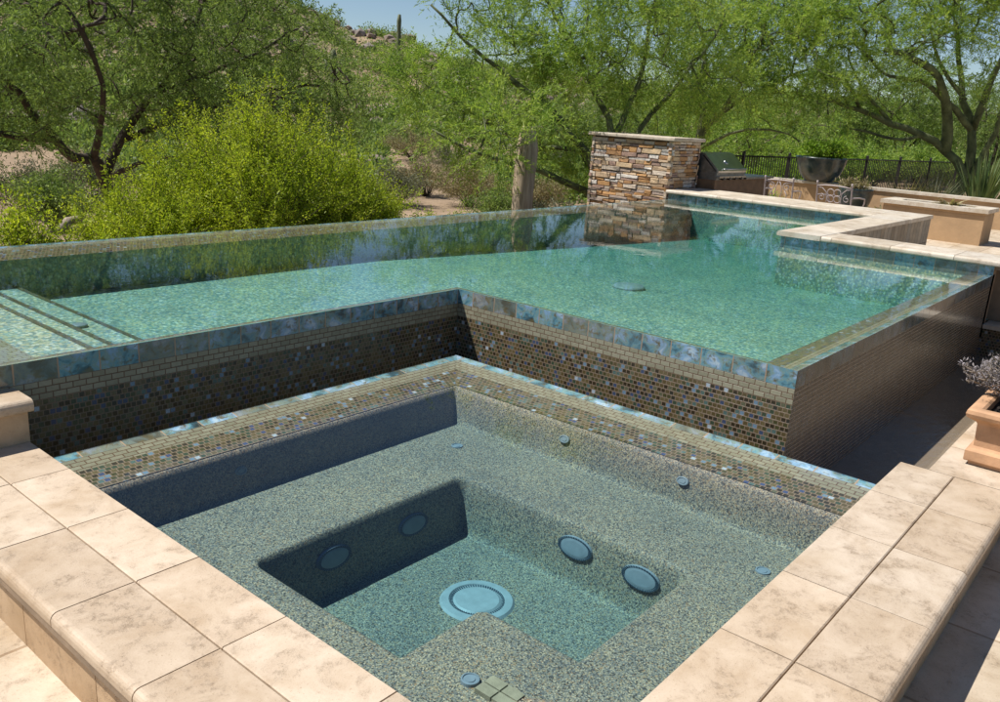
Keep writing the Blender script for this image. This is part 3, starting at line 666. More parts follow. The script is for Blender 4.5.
mb = MB(); mb.box((bx0+.203, by0+.203, .405), (bx1-.203, by1-.203, .43)); mb.build('soil', 'soil', pb)

fence = thing('metal_fence', (27, 9, 0), 'dark metal picket fence running behind the garden wall and planted bowl', 'fence')
fa, fb = Vector((20.1, 10.5, 0)), Vector((35.5, 7.65, 0)); fd = (fb-fa); fl = fd.length; fd.normalize()
mb = MB()
for z in (.86, -.12):
    mb.tube([fa+fd*0+Vector((0, 0, z)), fb+Vector((0, 0, z))], .028, 4)
mb.build('rail', 'iron', fence)
mb = MB(); npk = int(fl/.115)
for k in range(npk):
    p = fa+fd*(k*fl/npk); mb.box((p.x-.011, p.y-.011, -.28), (p.x+.011, p.y+.011, .86))
mb.build('pickets', 'iron', fence)
for k in range(8):
    p = fa+fd*(fl*k/7); mb = MB(); mb.box((p.x-.035, p.y-.035, -.45), (p.x+.035, p.y+.035, .95)); mb.lathe((p.x, p.y, .951), [(.045, 0), (.045, .02), (.0, .05)], 8); mb.build('post', 'iron', fence)

bowl = thing('plant_bowl', (20.14, 7.2, .50), 'large dark blue glazed bowl standing on the tan garden wall', 'flower pot')
mb = MB(); mb.lathe((20.14, 7.2, .501), [(0, 0), (.27, 0), (.33, .04), (.46, .19), (.535, .38), (.55, .50), (.575, .53), (.565, .56), (.53, .555), (.52, .50), (.45, .46), (0, .46)], 40); mb.build('bowl', 'glazed', bowl)
gp = thing('garden_pot', (19.3, 6.05, -.1), 'grey green glazed pot standing on the patio in front of the tan wall', 'flower pot')
mb = MB(); mb.lathe((19.3, 6.05, -.1), [(0, 0), (.20, 0), (.24, .06), (.33, .30), (.37, .48), (.35, .55), (.37, .58), (.33, .585), (.31, .52), (0, .50)], 28); mb.build('pot', 'glazed', gp)

tc = thing('terracotta_planter', (4.9, .56, ZC), 'rectangular terracotta planter with a heavy rim on the coping beside the trough', 'planter')
X0, X1, Y0, Y1 = 4.60, 5.30, .30, .690
def rect_loft(mb, levels):
    vs = []; 
    for ins, z in levels: vs += [(X0+ins, Y0+ins, z), (X1-ins, Y0+ins, z), (X1-ins, Y1-ins, z), (X0+ins, Y1-ins, z)]
    fs = [(i*4+k, i*4+(k+1) % 4, (i+1)*4+(k+1) % 4, (i+1)*4+k) for i in range(len(levels)-1) for k in range(4)]
    mb.add(vs, fs)
mb = MB()
rect_loft(mb, [(.004, ZC+.022), (.0, ZC+.028), (0, ZC+.075), (.006, ZC+.082), (.020, ZC+.088), (.028, ZC+.1), (.024, ZC+.215), (.02, ZC+.225), (-.002, ZC+.24), (-.022, ZC+.252), (-.028, ZC+.27), (-.024, ZC+.288), (-.01, ZC+.295), (.030, ZC+.295), (.042, ZC+.285), (.045, ZC+.22)])
mb.build('body', 'terracotta', tc, fix=False)
for x0, x1 in ((X0+.02, X0+.14), (X1-.14, X1-.02)):
    mb = MB(); mb.box((x0, Y0+.02, ZC+.001), (x1, Y1-.02, ZC+.0215)); mb.build('foot', 'terracotta', tc)
mb = MB(); mb.quad((X0+.04, Y0+.04, ZC+.25), (X1-.04, Y0+.04, ZC+.25), (X1-.04, Y1-.04, ZC+.25), (X0+.04, Y1-.04, ZC+.25)); mb.build('soil', 'soil', tc)

# ------------------------------------------------------------------ terrain
def W(px, py, d):
    """point on the view line through a photo position, at horizontal distance d (used only to read positions off the photo)"""
    r = CR*((px-500)/FPX) - CU*((py-351)/FPX) + CF
    return EYE + r*(d/math.hypot(r.x, r.y))
AZ0 = math.atan2(CF.y, CF.x)
def s1(t): t = min(1, max(0, t)); return t*t*(3-2*t)
EL = [(-900, .05), (-300, .10), (0, .165), (120, .150), (215, .126), (265, .106), (305, .084), (345, .067), (395, .066), (430, .053), (480, .049), (560, .038), (650, .03), (760, .034), (900, .026), (1200, .02), (2500, .02)]
def el_at(p):
    for (a, ea), (b, eb) in zip(EL, EL[1:]):
        if a <= p <= b: return ea+(eb-ea)*(p-a)/(b-a)
    return .02
def ground_z(x, y):
    r = math.hypot(x, y); az = math.atan2(y, x)-AZ0
    while az > math.pi: az -= 2*math.pi
    while az < -math.pi: az += 2*math.pi
    p = 500-843*math.tan(az) if abs(az) < 1.25 else (2400 if az < 0 else -890)
    base = -1.35
    right = s1((x-15)/3)*s1((9.5-y+.25*(x-15))/3)          # level ground behind the patio
    base = base*(1-right)+(-.30)*right
    if r > 9: base += .10*noise.noise((x*.35, y*.35, 0))*min(1, (r-9)/8) * (1-right*.8)
    e = el_at(p); t = s1((r-32)/88)
    top = e*min(r, 125)+1.6
    rough = (noise.noise((x*.06, y*.06, 3))*2.6+noise.noise((x*.17, y*.17, 5))*1.4+noise.noise((x*.5, y*.5, 9))*.6)
    z = base*(1-t)+top*t + rough*t*.45*min(1, e/.05)
    if r > 125: z -= (r-125)*.02
    return z
rs = [.3]
while rs[-1] < 900: rs.append(rs[-1]*1.045+.12)
rings = []; angs = []
a = -math.pi
while a < math.pi-1e-6:
    angs.append(a); d = abs(a-AZ0); a += R_(.45) if d < R_(36) else R_(3)
nA = len(angs); vs = [(0, 0, -1.35)]
for r in rs:
    for an in angs: x, y = r*math.cos(an), r*math.sin(an); vs.append((x, y, ground_z(x, y)))
fs = [(0, 1+k, 1+(k+1) % nA) for k in range(nA)]
for i in range(len(rs)-1):
    o0, o1 = 1+i*nA, 1+(i+1)*nA
    for k in range(nA): fs.append((o0+k, o1+k, o1+(k+1) % nA, o0+(k+1) % nA))
mb = MB(); mb.add(vs, fs, 0, None, True); g = mb.build('ground', 'desert', fix=False); tag(g, 'sandy desert ground rising to a rocky hill on the left', 'ground', None, 'structure')

# ------------------------------------------------------------------ rocks on the hill (uncountable) and boulders
def rock_verts(c, r, sq, seed):
    import bmesh
    bm = bmesh.new(); bmesh.ops.create_icosphere(bm, subdivisions=1, radius=1)
    out = []
    for v in bm.verts:
        d = v.co.normalized(); k = 1+.45*noise.noise((d.x*1.3+seed, d.y*1.3, d.z*1.3)); out.append((c[0]+d.x*r*k, c[1]+d.y*r*k*1.1, c[2]+d.z*r*k*sq))
    f = [tuple(v.index for v in p.verts) for p in bm.faces]; bm.free(); return out, f
mb = MB()
for i in range(3000):
    p = random.uniform(-150, 620); r = random.uniform(46, 122)**1.0
    q = W(p, 100, r); z = ground_z(q.x, q.y); sz = random.choice((.2, .25, .35, .5, .7, 1.0))*(.8 if r > 95 else .7)
    if noise.noise((q.x*.05, q.y*.05, 20)) < -.05 and r < 100: continue
    v, f = rock_verts((q.x, q.y, z+sz*.2), sz, random.uniform(.6, .95), i*3.7); mb.add(v, f)
rk = mb.build('hillside_rocks', 'rock', fix=False); tag(rk, 'pinkish tan boulders scattered over the rocky hillside', 'rocks', None, 'stuff')

# ------------------------------------------------------------------ foliage
def leaf_mesh(name, base, dirs, length, width, mat, parent):
    """one rhombic leaf per row"""
    n = len(base); off = np.array(parent_world(parent)) if parent is not None else np.zeros(3)
    dirs = dirs/np.maximum(np.linalg.norm(dirs, axis=1, keepdims=True), 1e-6)
    rv = rng.normal(size=(n, 3)); side = np.cross(dirs, rv); side /= np.maximum(np.linalg.norm(side, axis=1, keepdims=True), 1e-6)
    L = np.asarray(length).reshape(-1, 1)*np.ones((n, 1)); Wd = np.asarray(width).reshape(-1, 1)*np.ones((n, 1))
    b = base-off; v = np.empty((n, 4, 3), np.float32)
    v[:, 0] = b; v[:, 1] = b+dirs*L*.5+side*Wd*.5; v[:, 2] = b+dirs*L; v[:, 3] = b+dirs*L*.5-side*Wd*.5
    me = bpy.data.meshes.new(name); me.vertices.add(4*n); me.vertices.foreach_set('co', v.ravel())
    me.loops.add(4*n); me.loops.foreach_set('vertex_index', np.arange(4*n, dtype=np.int32))
    me.polygons.add(n); me.polygons.foreach_set('loop_start', np.arange(0, 4*n, 4, dtype=np.int32))
    me.materials.append(M[mat]); me.update(calc_edges=True); me.validate()
    return link(name, me, parent)
def unit(v): return v/np.maximum(np.linalg.norm(v, axis=-1, keepdims=True), 1e-9)
def grow(limbs, attract, r_tip, up, wander, maxlen=None, pipe=.42):
    """limbs: list of (points, r0, r1); joins every attractor to the nearest wood by a curved twig. Returns paths [(pts, radii)], twig list"""
    P, par, D, lim = [], [], [], []
    for pts, r0, r1 in limbs:
        pts = [Vector(p) for p in pts]; fine = []
        for i in range(len(pts)-1):
            p0 = pts[max(i-1, 0)]; p1, p2 = pts[i], pts[i+1]; p3 = pts[min(i+2, len(pts)-1)]; m = max(2, int((p2-p1).length/.35))
            for k in range(m):
                t = k/m; fine.append(.5*((2*p1)+(p2-p0)*t+(2*p0-5*p1+4*p2-p3)*t*t+(3*p1-p0-3*p2+p3)*t**3))
        fine.append(pts[-1]); st = len(P); par0 = -1
        if P:
            d2 = [(q-fine[0]).length for q in P]; j = int(np.argmin(d2)); par0 = j if d2[j] < .5 else -1
        for k, q in enumerate(fine):
            P.append(q + Vector((noise.noise(q*1.7), noise.noise(q*1.7+Vector((9, 0, 0))), noise.noise(q*1.7+Vector((0, 9, 0)))))*.10*min(1, k/3)); par.append(par0 if k == 0 else len(P)-2)
            D.append((fine[min(k+1, len(fine)-1)]-fine[max(k-1, 0)]).normalized()); lim.append(r0+(r1-r0)*k/max(1, len(fine)-1))
    nl = len(P); arr = [tuple(p) for p in P]; ok = [True]*nl
    lz = min(p[2] for p in arr)
    ok = [not (p.z < lz+.5) for p in P]
    order = sorted(range(len(attract)), key=lambda i: min((Vector(attract[i])-q).length for q in P[::3]))
    twigs = []; npA = np.array(arr); okA = np.array(ok)
    cap = 60000; buf = np.zeros((cap, 3)); buf[:nl] = npA; okb = np.zeros(cap, bool); okb[:nl] = okA; cnt = nl
    for i in order:
        a = Vector(attract[i]); d = np.linalg.norm(buf[:cnt]-np.array(a), axis=1); d[~okb[:cnt]] = 1e9; j = int(np.argmin(d)); p0 = P[j]; Ld = (a-p0).length
        if Ld < .12: continue
        m = max(3, int(Ld/.22)); c1 = p0+D[j]*Ld*.35+Vector((0, 0, up*Ld*.3)); prev = j; tw = [j]
        for k in range(1, m+1):
            t = k/m; q = p0*(1-t)**2+c1*2*t*(1-t)+a*t*t; q = q+Vector((noise.noise(q*2.3), noise.noise(q*2.3+Vector((7, 0, 0))), noise.noise(q*2.3+Vector((0, 7, 0)))))*wander*min(1, Ld)*t
            P.append(q); par.append(prev); D.append((q-P[prev]).normalized()); lim.append(0); prev = len(P)-1; tw.append(prev); buf[cnt] = q; okb[cnt] = True; cnt += 1
        twigs.append(tw)
    n = len(P); c = np.zeros(n); tips = [tw[-1] for tw in twigs]
    for t in tips: c[t] += 1
    for k in range(n-1, -1, -1):
        if par[k] >= 0 and k >= nl: c[par[k]] += c[k]
    rad = [max(lim[k], r_tip*max(1, c[k])**pipe) for k in range(n)]
    return P, par, rad, twigs, nl
def wood(name, limbs_n, P, par, rad, twigs, mat, parent):
    mb = MB()
    # limbs as chains
    k = 0
    while k < limbs_n:
        ch = [k]
        while ch[-1]+1 < limbs_n and par[ch[-1]+1] == ch[-1]: ch.append(ch[-1]+1)
        pts = [P[i] for i in ch]; rr = [rad[i] for i in ch]
        if par[k] >= 0: pts = [P[par[k]]]+pts; rr = [min(rr[0], rad[par[k]])]+rr
        mb.tube(pts, rr, 8); k = ch[-1]+1
    for tw in twigs: mb.tube([P[i] for i in tw], [min(rad[i], rad[tw[1]]*1.15) for i in tw], 4, cap=False)
    return mb.build(name, mat, parent, fix=False)
def blob_points(blobs, n, shell=.35):
    vol = np.array([b[1][0]*b[1][1]*b[1][2] for b in blobs])**.8; pr = vol/vol.sum(); out = []
    k = 6
    for _ in range(n//k):
        c, r = blobs[rng.choice(len(blobs), p=pr)]
        d = unit(rng.normal(size=3)); t = (shell+(1-shell)*rng.random())**.6; o = Vector(c)+Vector((d[0]*r[0]*t, d[1]*r[1]*t, d[2]*r[2]*t))
        sg = rng.uniform(.22, .48)
        for _ in range(k): e = rng.normal(size=3)*sg; out.append(o+Vector((e[0], e[1], e[2]*.7+.1)))
    return out
def tree(label, base, limbs, blobs, n, wmat, lmat, seed, leaf=(.06, .013), spray=(.35, .6), per=22, step=.10, droop=.0, fan=.7, group=None, name='desert_tree', up=.5, wander=.25, tip=.006, cat='tree', shell=.3):
    global rng
    rng = np.random.default_rng(seed); random.seed(seed)
    t = thing(name, base, label, cat, group)
    at = blob_points(blobs, n, shell)
    P, par, rad, twigs, nl = grow(limbs, at, tip, up, wander)
    wood('trunk', nl, P, par, rad, twigs, wmat, t)
    O, D = [], []
    for tw in twigs:
        for a, b in zip(tw, tw[1:]):
            if rad[b] > tip*2.6: continue
            pa, pb = np.array(P[a]), np.array(P[b]); L = np.linalg.norm(pb-pa); m = max(1, int(L/step)); dd = (pb-pa)/max(L, 1e-6)
            for k in range(m):
                O.append(pa+(pb-pa)*(k+rng.random())/m); D.append(dd)
        pb = np.array(P[tw[-1]]); dd = unit(pb-np.array(P[tw[-2]]))
        for _ in range(3): O.append(pb); D.append(dd)
    O, D = np.array(O), np.array(D); N = len(O)
    D = unit(D+rng.normal(size=(N, 3))*fan+np.array([0, 0, .12]))
    SL = rng.uniform(spray[0], spray[1], N)
    T = np.tile(np.linspace(.08, 1, per), N)+rng.uniform(-.03, .03, N*per)
    Or, Dr, Lr = np.repeat(O, per, 0), np.repeat(D, per, 0), np.repeat(SL, per)
    base_p = Or+Dr*(Lr*T)[:, None]; base_p[:, 2] -= droop*(Lr*T)**2/.5
    ld = Dr*.75+rng.normal(size=(N*per, 3))*.55; ld[:, 2] -= droop*.8
    leaf_mesh('crown', base_p, ld, leaf[0]*rng.uniform(.6, 1.3, N*per), leaf[1]*rng.uniform(.7, 1.3, N*per), lmat, t)
    return t
def Bl(px, py, d, rx, ry=None, rz=None): return (W(px, py, d), (rx, ry or rx, rz or rx*.8))
def G(px, d, dz=0):
    q = W(px, 100, d); return Vector((q.x, q.y, ground_z(q.x, q.y)+dz))

# left mesquite
b = G(112, 18.5)
tree('big dark green mesquite tree filling the left, with an arching dark trunk', b,
     [([b, W(104, 178, 18.4), W(92, 160, 18), W(74, 158, 17.6), W(56, 140, 17.3), W(30, 110, 17), W(5, 80, 16.5)], .14, .05),
      ([W(104, 178, 18.4), W(120, 140, 18.5), W(150, 95, 18.6), W(185, 50, 18.8), W(200, 0, 19)], .11, .03),
      ([W(120, 140, 18.5), W(180, 120, 19), W(250, 95, 19.5), W(320, 85, 20)], .08, .025),
      ([W(150, 95, 18.6), W(240, 60, 19), W(300, 30, 19.6)], .05, .02),
      ([W(92, 160, 18), W(105, 110, 16.8), W(95, 60, 16.2), W(70, 10, 16)], .08, .025),
      ([W(56, 140, 17.3), W(10, 135, 16.5), W(-40, 120, 16)], .06, .02),
      ([W(104, 178, 18.4), W(160, 160, 17.4), W(220, 150, 17)], .06, .02)],
     [Bl(30, 60, 17, 2.0, 2.0, 1.5), Bl(130, 40, 18, 2.1, 2.1, 1.7), Bl(215, 55, 18.8, 1.9, 1.9, 1.5), Bl(300, 85, 19.6, 1.3, 1.4, 1.1), Bl(305, 40, 20, .8, .9, .8), Bl(20, 120, 16.5, 1.2, 1.2, .8), Bl(170, 115, 18, 1.6, 1.6, .9), Bl(-50, 60, 16, 1.7), Bl(80, -20, 17.5, 2.2, 2.2, 1.1), Bl(230, -10, 19, 1.7, 1.7, 1.0), Bl(330, 125, 19.5, 1.0, 1.2, .7), Bl(245, 130, 18.5, 1.3, 1.4, .7)],
     1020, 'bark_dark', 'leaf_mesquite', 11, (.075, .017), (.30, .58), 28, .08, .45, .7, name='mesquite_tree', up=.2)
# centre palo verde
b = G(604, 17.0)
tree('broad palo verde with feathery green crown just left of the stone pillar', b,
     [([b, W(602, 205, 17), W(560, 180, 16.8), W(520, 165, 16.5), W(470, 150, 16.2), W(430, 130, 16)], .10, .02),
      ([W(602, 205, 17), W(585, 150, 17), W(545, 105, 17), W(500, 70, 17), W(455, 30, 17), W(430, 5, 17)], .09, .02),
      ([W(602, 205, 17), W(612, 140, 17.3), W(590, 80, 17.5), W(560, 30, 17.5), W(540, -20, 17.5)], .09, .02),
      ([W(612, 140, 17.3), W(640, 80, 17.8), W(650, 20, 18), W(660, -30, 18)], .07, .02),
      ([W(602, 205, 17), W(640, 130, 18), W(690, 70, 18.5), W(720, 20, 18.8)], .08, .02),
      ([W(585, 150, 17), W(520, 140, 17.4), W(455, 100, 17.6), W(415, 75, 17.8)], .05, .015)],
     [Bl(455, 125, 16.5, 1.15, 1.3, .75), Bl(430, 90, 17.3, .75, .9, .6), Bl(490, 75, 17.2, 1.1, 1.2, 1.0), Bl(480, 25, 17.2, .9, 1, .9), Bl(560, 100, 17.2, 1.2, 1.3, 1.0), Bl(560, 30, 17.6, 1.5, 1.5, 1.2), Bl(640, 40, 18, 1.5, 1.5, 1.3), Bl(700, 40, 18.6, 1.2, 1.3, 1.2), Bl(630, 100, 17.8, 1.1, 1.2, .7), Bl(600, -20, 18, 1.9, 1.9, .8), *([Bl(508, 143, 14.0, .5, .6, .32), Bl(526, 147, 13.9, .32, .4, .26)]*4), Bl(715, 90, 18.8, .9, 1, .6), Bl(580, 165, 17.2, .8, .8, .4)],
     720, 'bark_green', 'leaf_paloverde', 22, (.09, .015), (.40, .80), 34, .085, .06, .36, name='palo_verde_tree', up=.6)
# palo verde behind the grill
b = G(694, 23)
tree('palo verde with pale green leaning limbs standing behind the grill', b,
     [([b, W(696, 150, 23), W(715, 120, 23), W(740, 100, 23), W(775, 85, 22.8), W(805, 70, 22.6)], .12, .03),
      ([W(696, 150, 23), W(705, 105, 23), W(705, 60, 23.2), W(700, 10, 23.4)], .10, .03),
      ([W(715, 120, 23), W(745, 75, 22.6), W(765, 30, 22.4), W(775, -20, 22.3)], .07, .02),
      ([W(696, 150, 23), W(730, 135, 22.6), W(770, 128, 22.2), W(800, 140, 22)], .05, .015),
      ([W(705, 105, 23), W(680, 70, 23.4), W(660, 30, 23.8)], .06, .02)],
     [Bl(760, 60, 22.6, 1.7, 1.7, 1.3), Bl(800, 40, 22.4, 1.4, 1.4, 1.2), Bl(715, 30, 23.2, 1.6, 1.6, 1.4), Bl(760, 0, 22.8, 1.8, 1.8, 1.0), Bl(830, 85, 22, 1.0, 1.0, .6), Bl(680, 80, 23.4, 1.1, 1.1, .8), Bl(785, 108, 22.6, .9, 1, .45), Bl(655, 40, 23.8, 1.1)],
     480, 'bark_green', 'leaf_paloverde', 33, (.095, .017), (.40, .80), 32, .09, .08, .42, name='palo_verde_tree', up=.5)
# palo verde at the right with the spreading dark limbs
b = G(966, 24.5)
tree('palo verde with many dark spreading limbs rising at the right edge behind the fence', b,
     [([b, W(962, 175, 24.4), W(945, 150, 24.3), W(920, 135, 24), W(890, 122, 23.6), W(860, 110, 23.3), W(830, 100, 23)], .15, .04),
      ([W(945, 150, 24.3), W(948, 120, 24), W(944, 90, 23.6), W(930, 68, 23.2), W(905, 55, 23), W(885, 48, 22.8)], .14, .05),
      ([b, W(970, 160, 24.5), W(972, 130, 24.5), W(965, 100, 24.6), W(960, 60, 24.8), W(955, 20, 25)], .16, .04),
      ([W(972, 130, 24.5), W(955, 110, 24), W(930, 88, 23.6), W(905, 80, 23.2), W(880, 70, 23)], .09, .03),
      ([W(972, 130, 24.5), W(985, 95, 24.3), W(998, 65, 24.2), W(1015, 40, 24)], .10, .04),
      ([b, W(985, 150, 24.4), W(1000, 115, 24.2), W(1020, 85, 24)], .11, .04),
      ([W(920, 135, 24), W(900, 140, 23.6), W(870, 130, 23.2), W(850, 128, 23)], .05, .02),
      ([W(860, 110, 23.3), W(845, 80, 23), W(820, 75, 22.8), W(795, 76, 22.6)], .05, .02),
      ([W(890, 122, 23.6), W(865, 90, 23.6), W(850, 60, 23.4)], .05, .02),
      ([W(965, 100, 24.6), W(935, 50, 24.6), W(930, 10, 24.6)], .06, .02)],
     [Bl(850, 35, 23, 1.5, 1.5, 1.1), Bl(900, 20, 23.6, 1.6, 1.6, 1.1), Bl(960, 20, 24.4, 1.7, 1.7, 1.1), Bl(1010, 35, 24.2, 1.4, 1.4, 1.2), Bl(900, -25, 24, 2.2, 2.2, .8), Bl(810, 70, 22.6, 1.1, 1.1, .7), Bl(1000, -20, 24, 1.8, 1.8, .8), Bl(930, 55, 23.8, 1.2, 1.2, .5), Bl(820, 10, 23, 1.4, 1.4, 1.0), Bl(1030, 90, 24, .9)],
     560, 'bark_green', 'leaf_paloverde', 44, (.095, .017), (.40, .80), 32, .09, .08, .42, name='palo_verde_tree', up=.45)
# farther trees that close the view on the right
far = [(600, 40, 30, 'far bushy desert tree glimpsed left of the stone pillar between nearer crowns'), (770, 36, 27, 'far loose green tree seen above the fence between the grill and the bowl'), (850, 40, 28, 'far bushy green tree behind the fence right of the bowl'), (915, 44, 29, 'far rounded green tree behind the right end of the fence, among the dark limbs'), (1010, 42, 30, 'far green tree at the right edge of the view behind the dark limbs'), (700, 46, 31, 'far green tree rising behind the grill and its palo verde')]
for k, (p, d, sd, lab) in enumerate(far):
    b = G(p, d); h = 2.5+.35*(k % 3)+(.5 if k in (2, 3, 4) else 0); c = b+Vector((0, 0, h))
    tree(lab, b, [([b, b+Vector((.3, .2, .9)), c+Vector((.4, .2, -.4))], .10, .03), ([b, b+Vector((-.4, .2, .8)), c+Vector((-1.3, .6, -.2))], .08, .02), ([b+Vector((.3, .2, .9)), c+Vector((1.4, -.8, 0))], .06, .02)],
         [(c+Vector((0, 0, .2)), (2.0, 2.0, 1.5)), (c+Vector((-1.2, 1.2, -.5)), (1.5, 1.5, 1.2)), (c+Vector((1.1, -1.4, -.5)), (1.6, 1.6, 1.2)), (c+Vector((0, 0, -1.3)), (2.0, 2.0, .8))],
         260, 'bark_dark', 'leaf_paloverde' if k % 2 else 'leaf_mesquite', 60+k, (.12, .028), (.4, .75), 22, .12, .1, .8, group='trees beyond the fence', name='desert_tree', up=.3)

# ------------------------------------------------------------------ shrubs: many stems from one base, small leaves along them
def shrub(label, base, r, h, stems, lmat, seed, leaf=(.03, .011), per=60, name='shrub', cat='shrub', group=None, spread=.75, stem_mat='bark_dark', clump=.05, sub=4):
    g = np.random.default_rng(seed); base = np.array(base)
    t = thing(name, tuple(base), label, cat, group)
    mb = MB(); LB, LD = [], []
    for k in range(stems):
        a = g.uniform(0, 2*math.pi); q = math.sqrt(g.random())*spread
        tip = base+np.array([math.cos(a)*r*q*1.05, math.sin(a)*r*q*1.05, h*(1-.40*q*q)*g.uniform(.60, 1.08)])
        root = base+np.array([math.cos(a)*r*.12*g.random(), math.sin(a)*r*.12*g.random(), 0])
        ctrl = (root*.45+tip*.55)+np.array([0, 0, .18*h])-np.array([math.cos(a), math.sin(a), 0])*r*.12+g.normal(size=3)*.06*h
        ts = np.linspace(0, 1, 6)[:, None]; pts = root*(1-ts)**2+ctrl*2*ts*(1-ts)+tip*ts*ts
        mb.tube([tuple(p) for p in pts], [.010, .009, .007, .006, .004, .003], 4, cap=False)
        paths = [(pts, .35)]
        for _ in range(sub):
            u = g.uniform(.35, .95); p0 = root*(1-u)**2+ctrl*2*u*(1-u)+tip*u*u; d = unit((tip-root)+g.normal(size=3)*.55*h+np.array([0, 0, .25*h])); L = g.uniform(.16, .36)*h
            p1 = p0+d*L; paths.append((np.array([p0, (p0+p1)/2+g.normal(size=3)*.02, p1]), 0)); mb.tube([tuple(p0), tuple(p1)], [.004, .002], 3, cap=False)
        for pp, t0 in paths:
            n = per if t0 else int(per*.6); u = g.uniform(t0, 1, n)*(len(pp)-1); i = np.minimum(u.astype(int), len(pp)-2); f = (u-i)[:, None]
            b = pp[i]*(1-f)+pp[i+1]*f; d = pp[i+1]-pp[i]; b = b+g.normal(size=b.shape)*clump
            LB.append(b); LD.append(unit(d)*.6+g.normal(size=b.shape)*.7)
    LB, LD = np.concatenate(LB), np.concatenate(LD)
    global rng
    rng = g
    mb.build('stems', stem_mat, t, fix=False)
    leaf_mesh('foliage', LB, LD, leaf[0]*g.uniform(.6, 1.4, len(LB)), leaf[1]*g.uniform(.7, 1.3, len(LB)), lmat, t)
    return t
cre = [(140, 11.0, .85, 1.85, 'yellow green creosote bush, leftmost of the tall ones behind the pool edge'), (203, 11.6, .95, 2.50, 'tall yellow green creosote bush just left of the tallest one'), (266, 11.0, .95, 2.70, 'tallest yellow green creosote bush at the centre of the clump behind the pool edge'), (322, 11.8, .85, 2.40, 'yellow green creosote bush right of the tallest one, behind the pool edge'), (366, 12.2, .65, 1.75, 'smaller yellow green creosote bush at the right end of the clump')]
for k, (p, d, r, h, lab) in enumerate(cre):
    shrub(lab, G(p, d), r, h, 95, 'leaf_creosote', 100+k, (.034, .014), 190, 'creosote_bush', 'shrub', 'creosote bushes behind the infinity edge', sub=7, clump=.028, spread=.95)
small = [(12, 9.6, .55, 1.68, 'leaf_creosote', 'low yellow green bush at the far left corner of the pool edge'), (62, 10.6, .45, 1.1, 'leaf_grey', 'small grey green bush near the fallen log'), (92, 9.6, .4, 1.25, 'leaf_creosote', 'low yellow green bush between the log and the tall creosotes'), (418, 13.2, .55, 1.15, 'leaf_blade', 'dark green round shrub just right of the creosotes'), (455, 14.5, .8, 1.15, 'leaf_creosote', 'low green yellow shrub below the palo verde foliage'), (488, 14.0, .6, 1.05, 'leaf_blade', 'low dark green shrub left of the saguaro trunk'), (558, 15.5, .8, 1.35, 'leaf_grey', 'pale green shrub between the saguaro trunk and stone pillar')]
for k, (p, d, r, h, lm, lab) in enumerate(small):
    shrub(lab, G(p, d), r, h, 44, lm, 200+k, (.042, .018), 90, 'desert_shrub', 'shrub', None, sub=5)
mid = [(20, 22, 1.2, 1.1, 'leaf_grey'), (45, 20, 1.0, 1.2, 'leaf_mesquite'), (85, 24, 1.2, 1.3, 'leaf_grey'), (430, 30, 1.3, 1.2, 'leaf_straw'), (400, 26, 1.1, 1.1, 'leaf_grey'), (475, 27, 1.3, 1.2, 'leaf_straw'), (505, 22, .9, 1.0, 'leaf_mesquite'), (455, 38, 1.5, 1.4, 'leaf_grey'), (545, 26, 1.0, 1.1, 'leaf_straw'), (415, 44, 1.7, 1.5, 'leaf_straw')]
midl = ['grey brush on the bare sand at the far left', 'dark green brush in shade under the mesquite', 'pale grey brush beneath the arch of the mesquite trunk', 'straw coloured brush beside the sandy clearing', 'grey brush just past the creosote clump', 'straw coloured brush in the clearing below the palo verde', 'dark brush just left of the saguaro trunk', 'grey brush at the far side of the sandy clearing', 'straw coloured brush between saguaro and pillar', 'farthest straw coloured brush at the foot of the hill']
for k, ((p, d, r, h, lm), lab) in enumerate(zip(mid, midl)):
    shrub(lab, G(p, d), r, h, 46, lm, 300+k, (.06, .022), 60, 'desert_brush', 'shrub', None, sub=5, spread=1.0, clump=.08)

# scrub on the hillside (uncountable)
LB, LD = [], []; g = np.random.default_rng(5)
for i in range(3200):
    p = g.uniform(-120, 1150); d = g.uniform(30, 118); q = W(p, 100, d)
    if (q.y < 11 and d < 40) or (d < 46 and 385 < p < 480) or (d < 40 and p < 75): continue
    z = ground_z(q.x, q.y); r = g.uniform(.5, 1.7)*(1 if d > 50 else .7); n = int(150*r)
    u = unit(g.normal(size=(n, 3))); u[:, 2] = np.abs(u[:, 2]); t = (.45+.55*g.random(n))[:, None]
    LB.append(np.array([q.x, q.y, z])+u*t*np.array([r, r, r*g.uniform(.6, 1.1)])); LD.append(u+g.normal(size=(n, 3))*.5)
LB, LD = np.concatenate(LB), np.concatenate(LD); rng = g
sc = leaf_mesh('hillside_scrub', LB, LD, .26, .11, 'leaf_mesquite', None); tag(sc, 'dark green desert scrub dotted over the hillside', 'scrub', None, 'stuff')

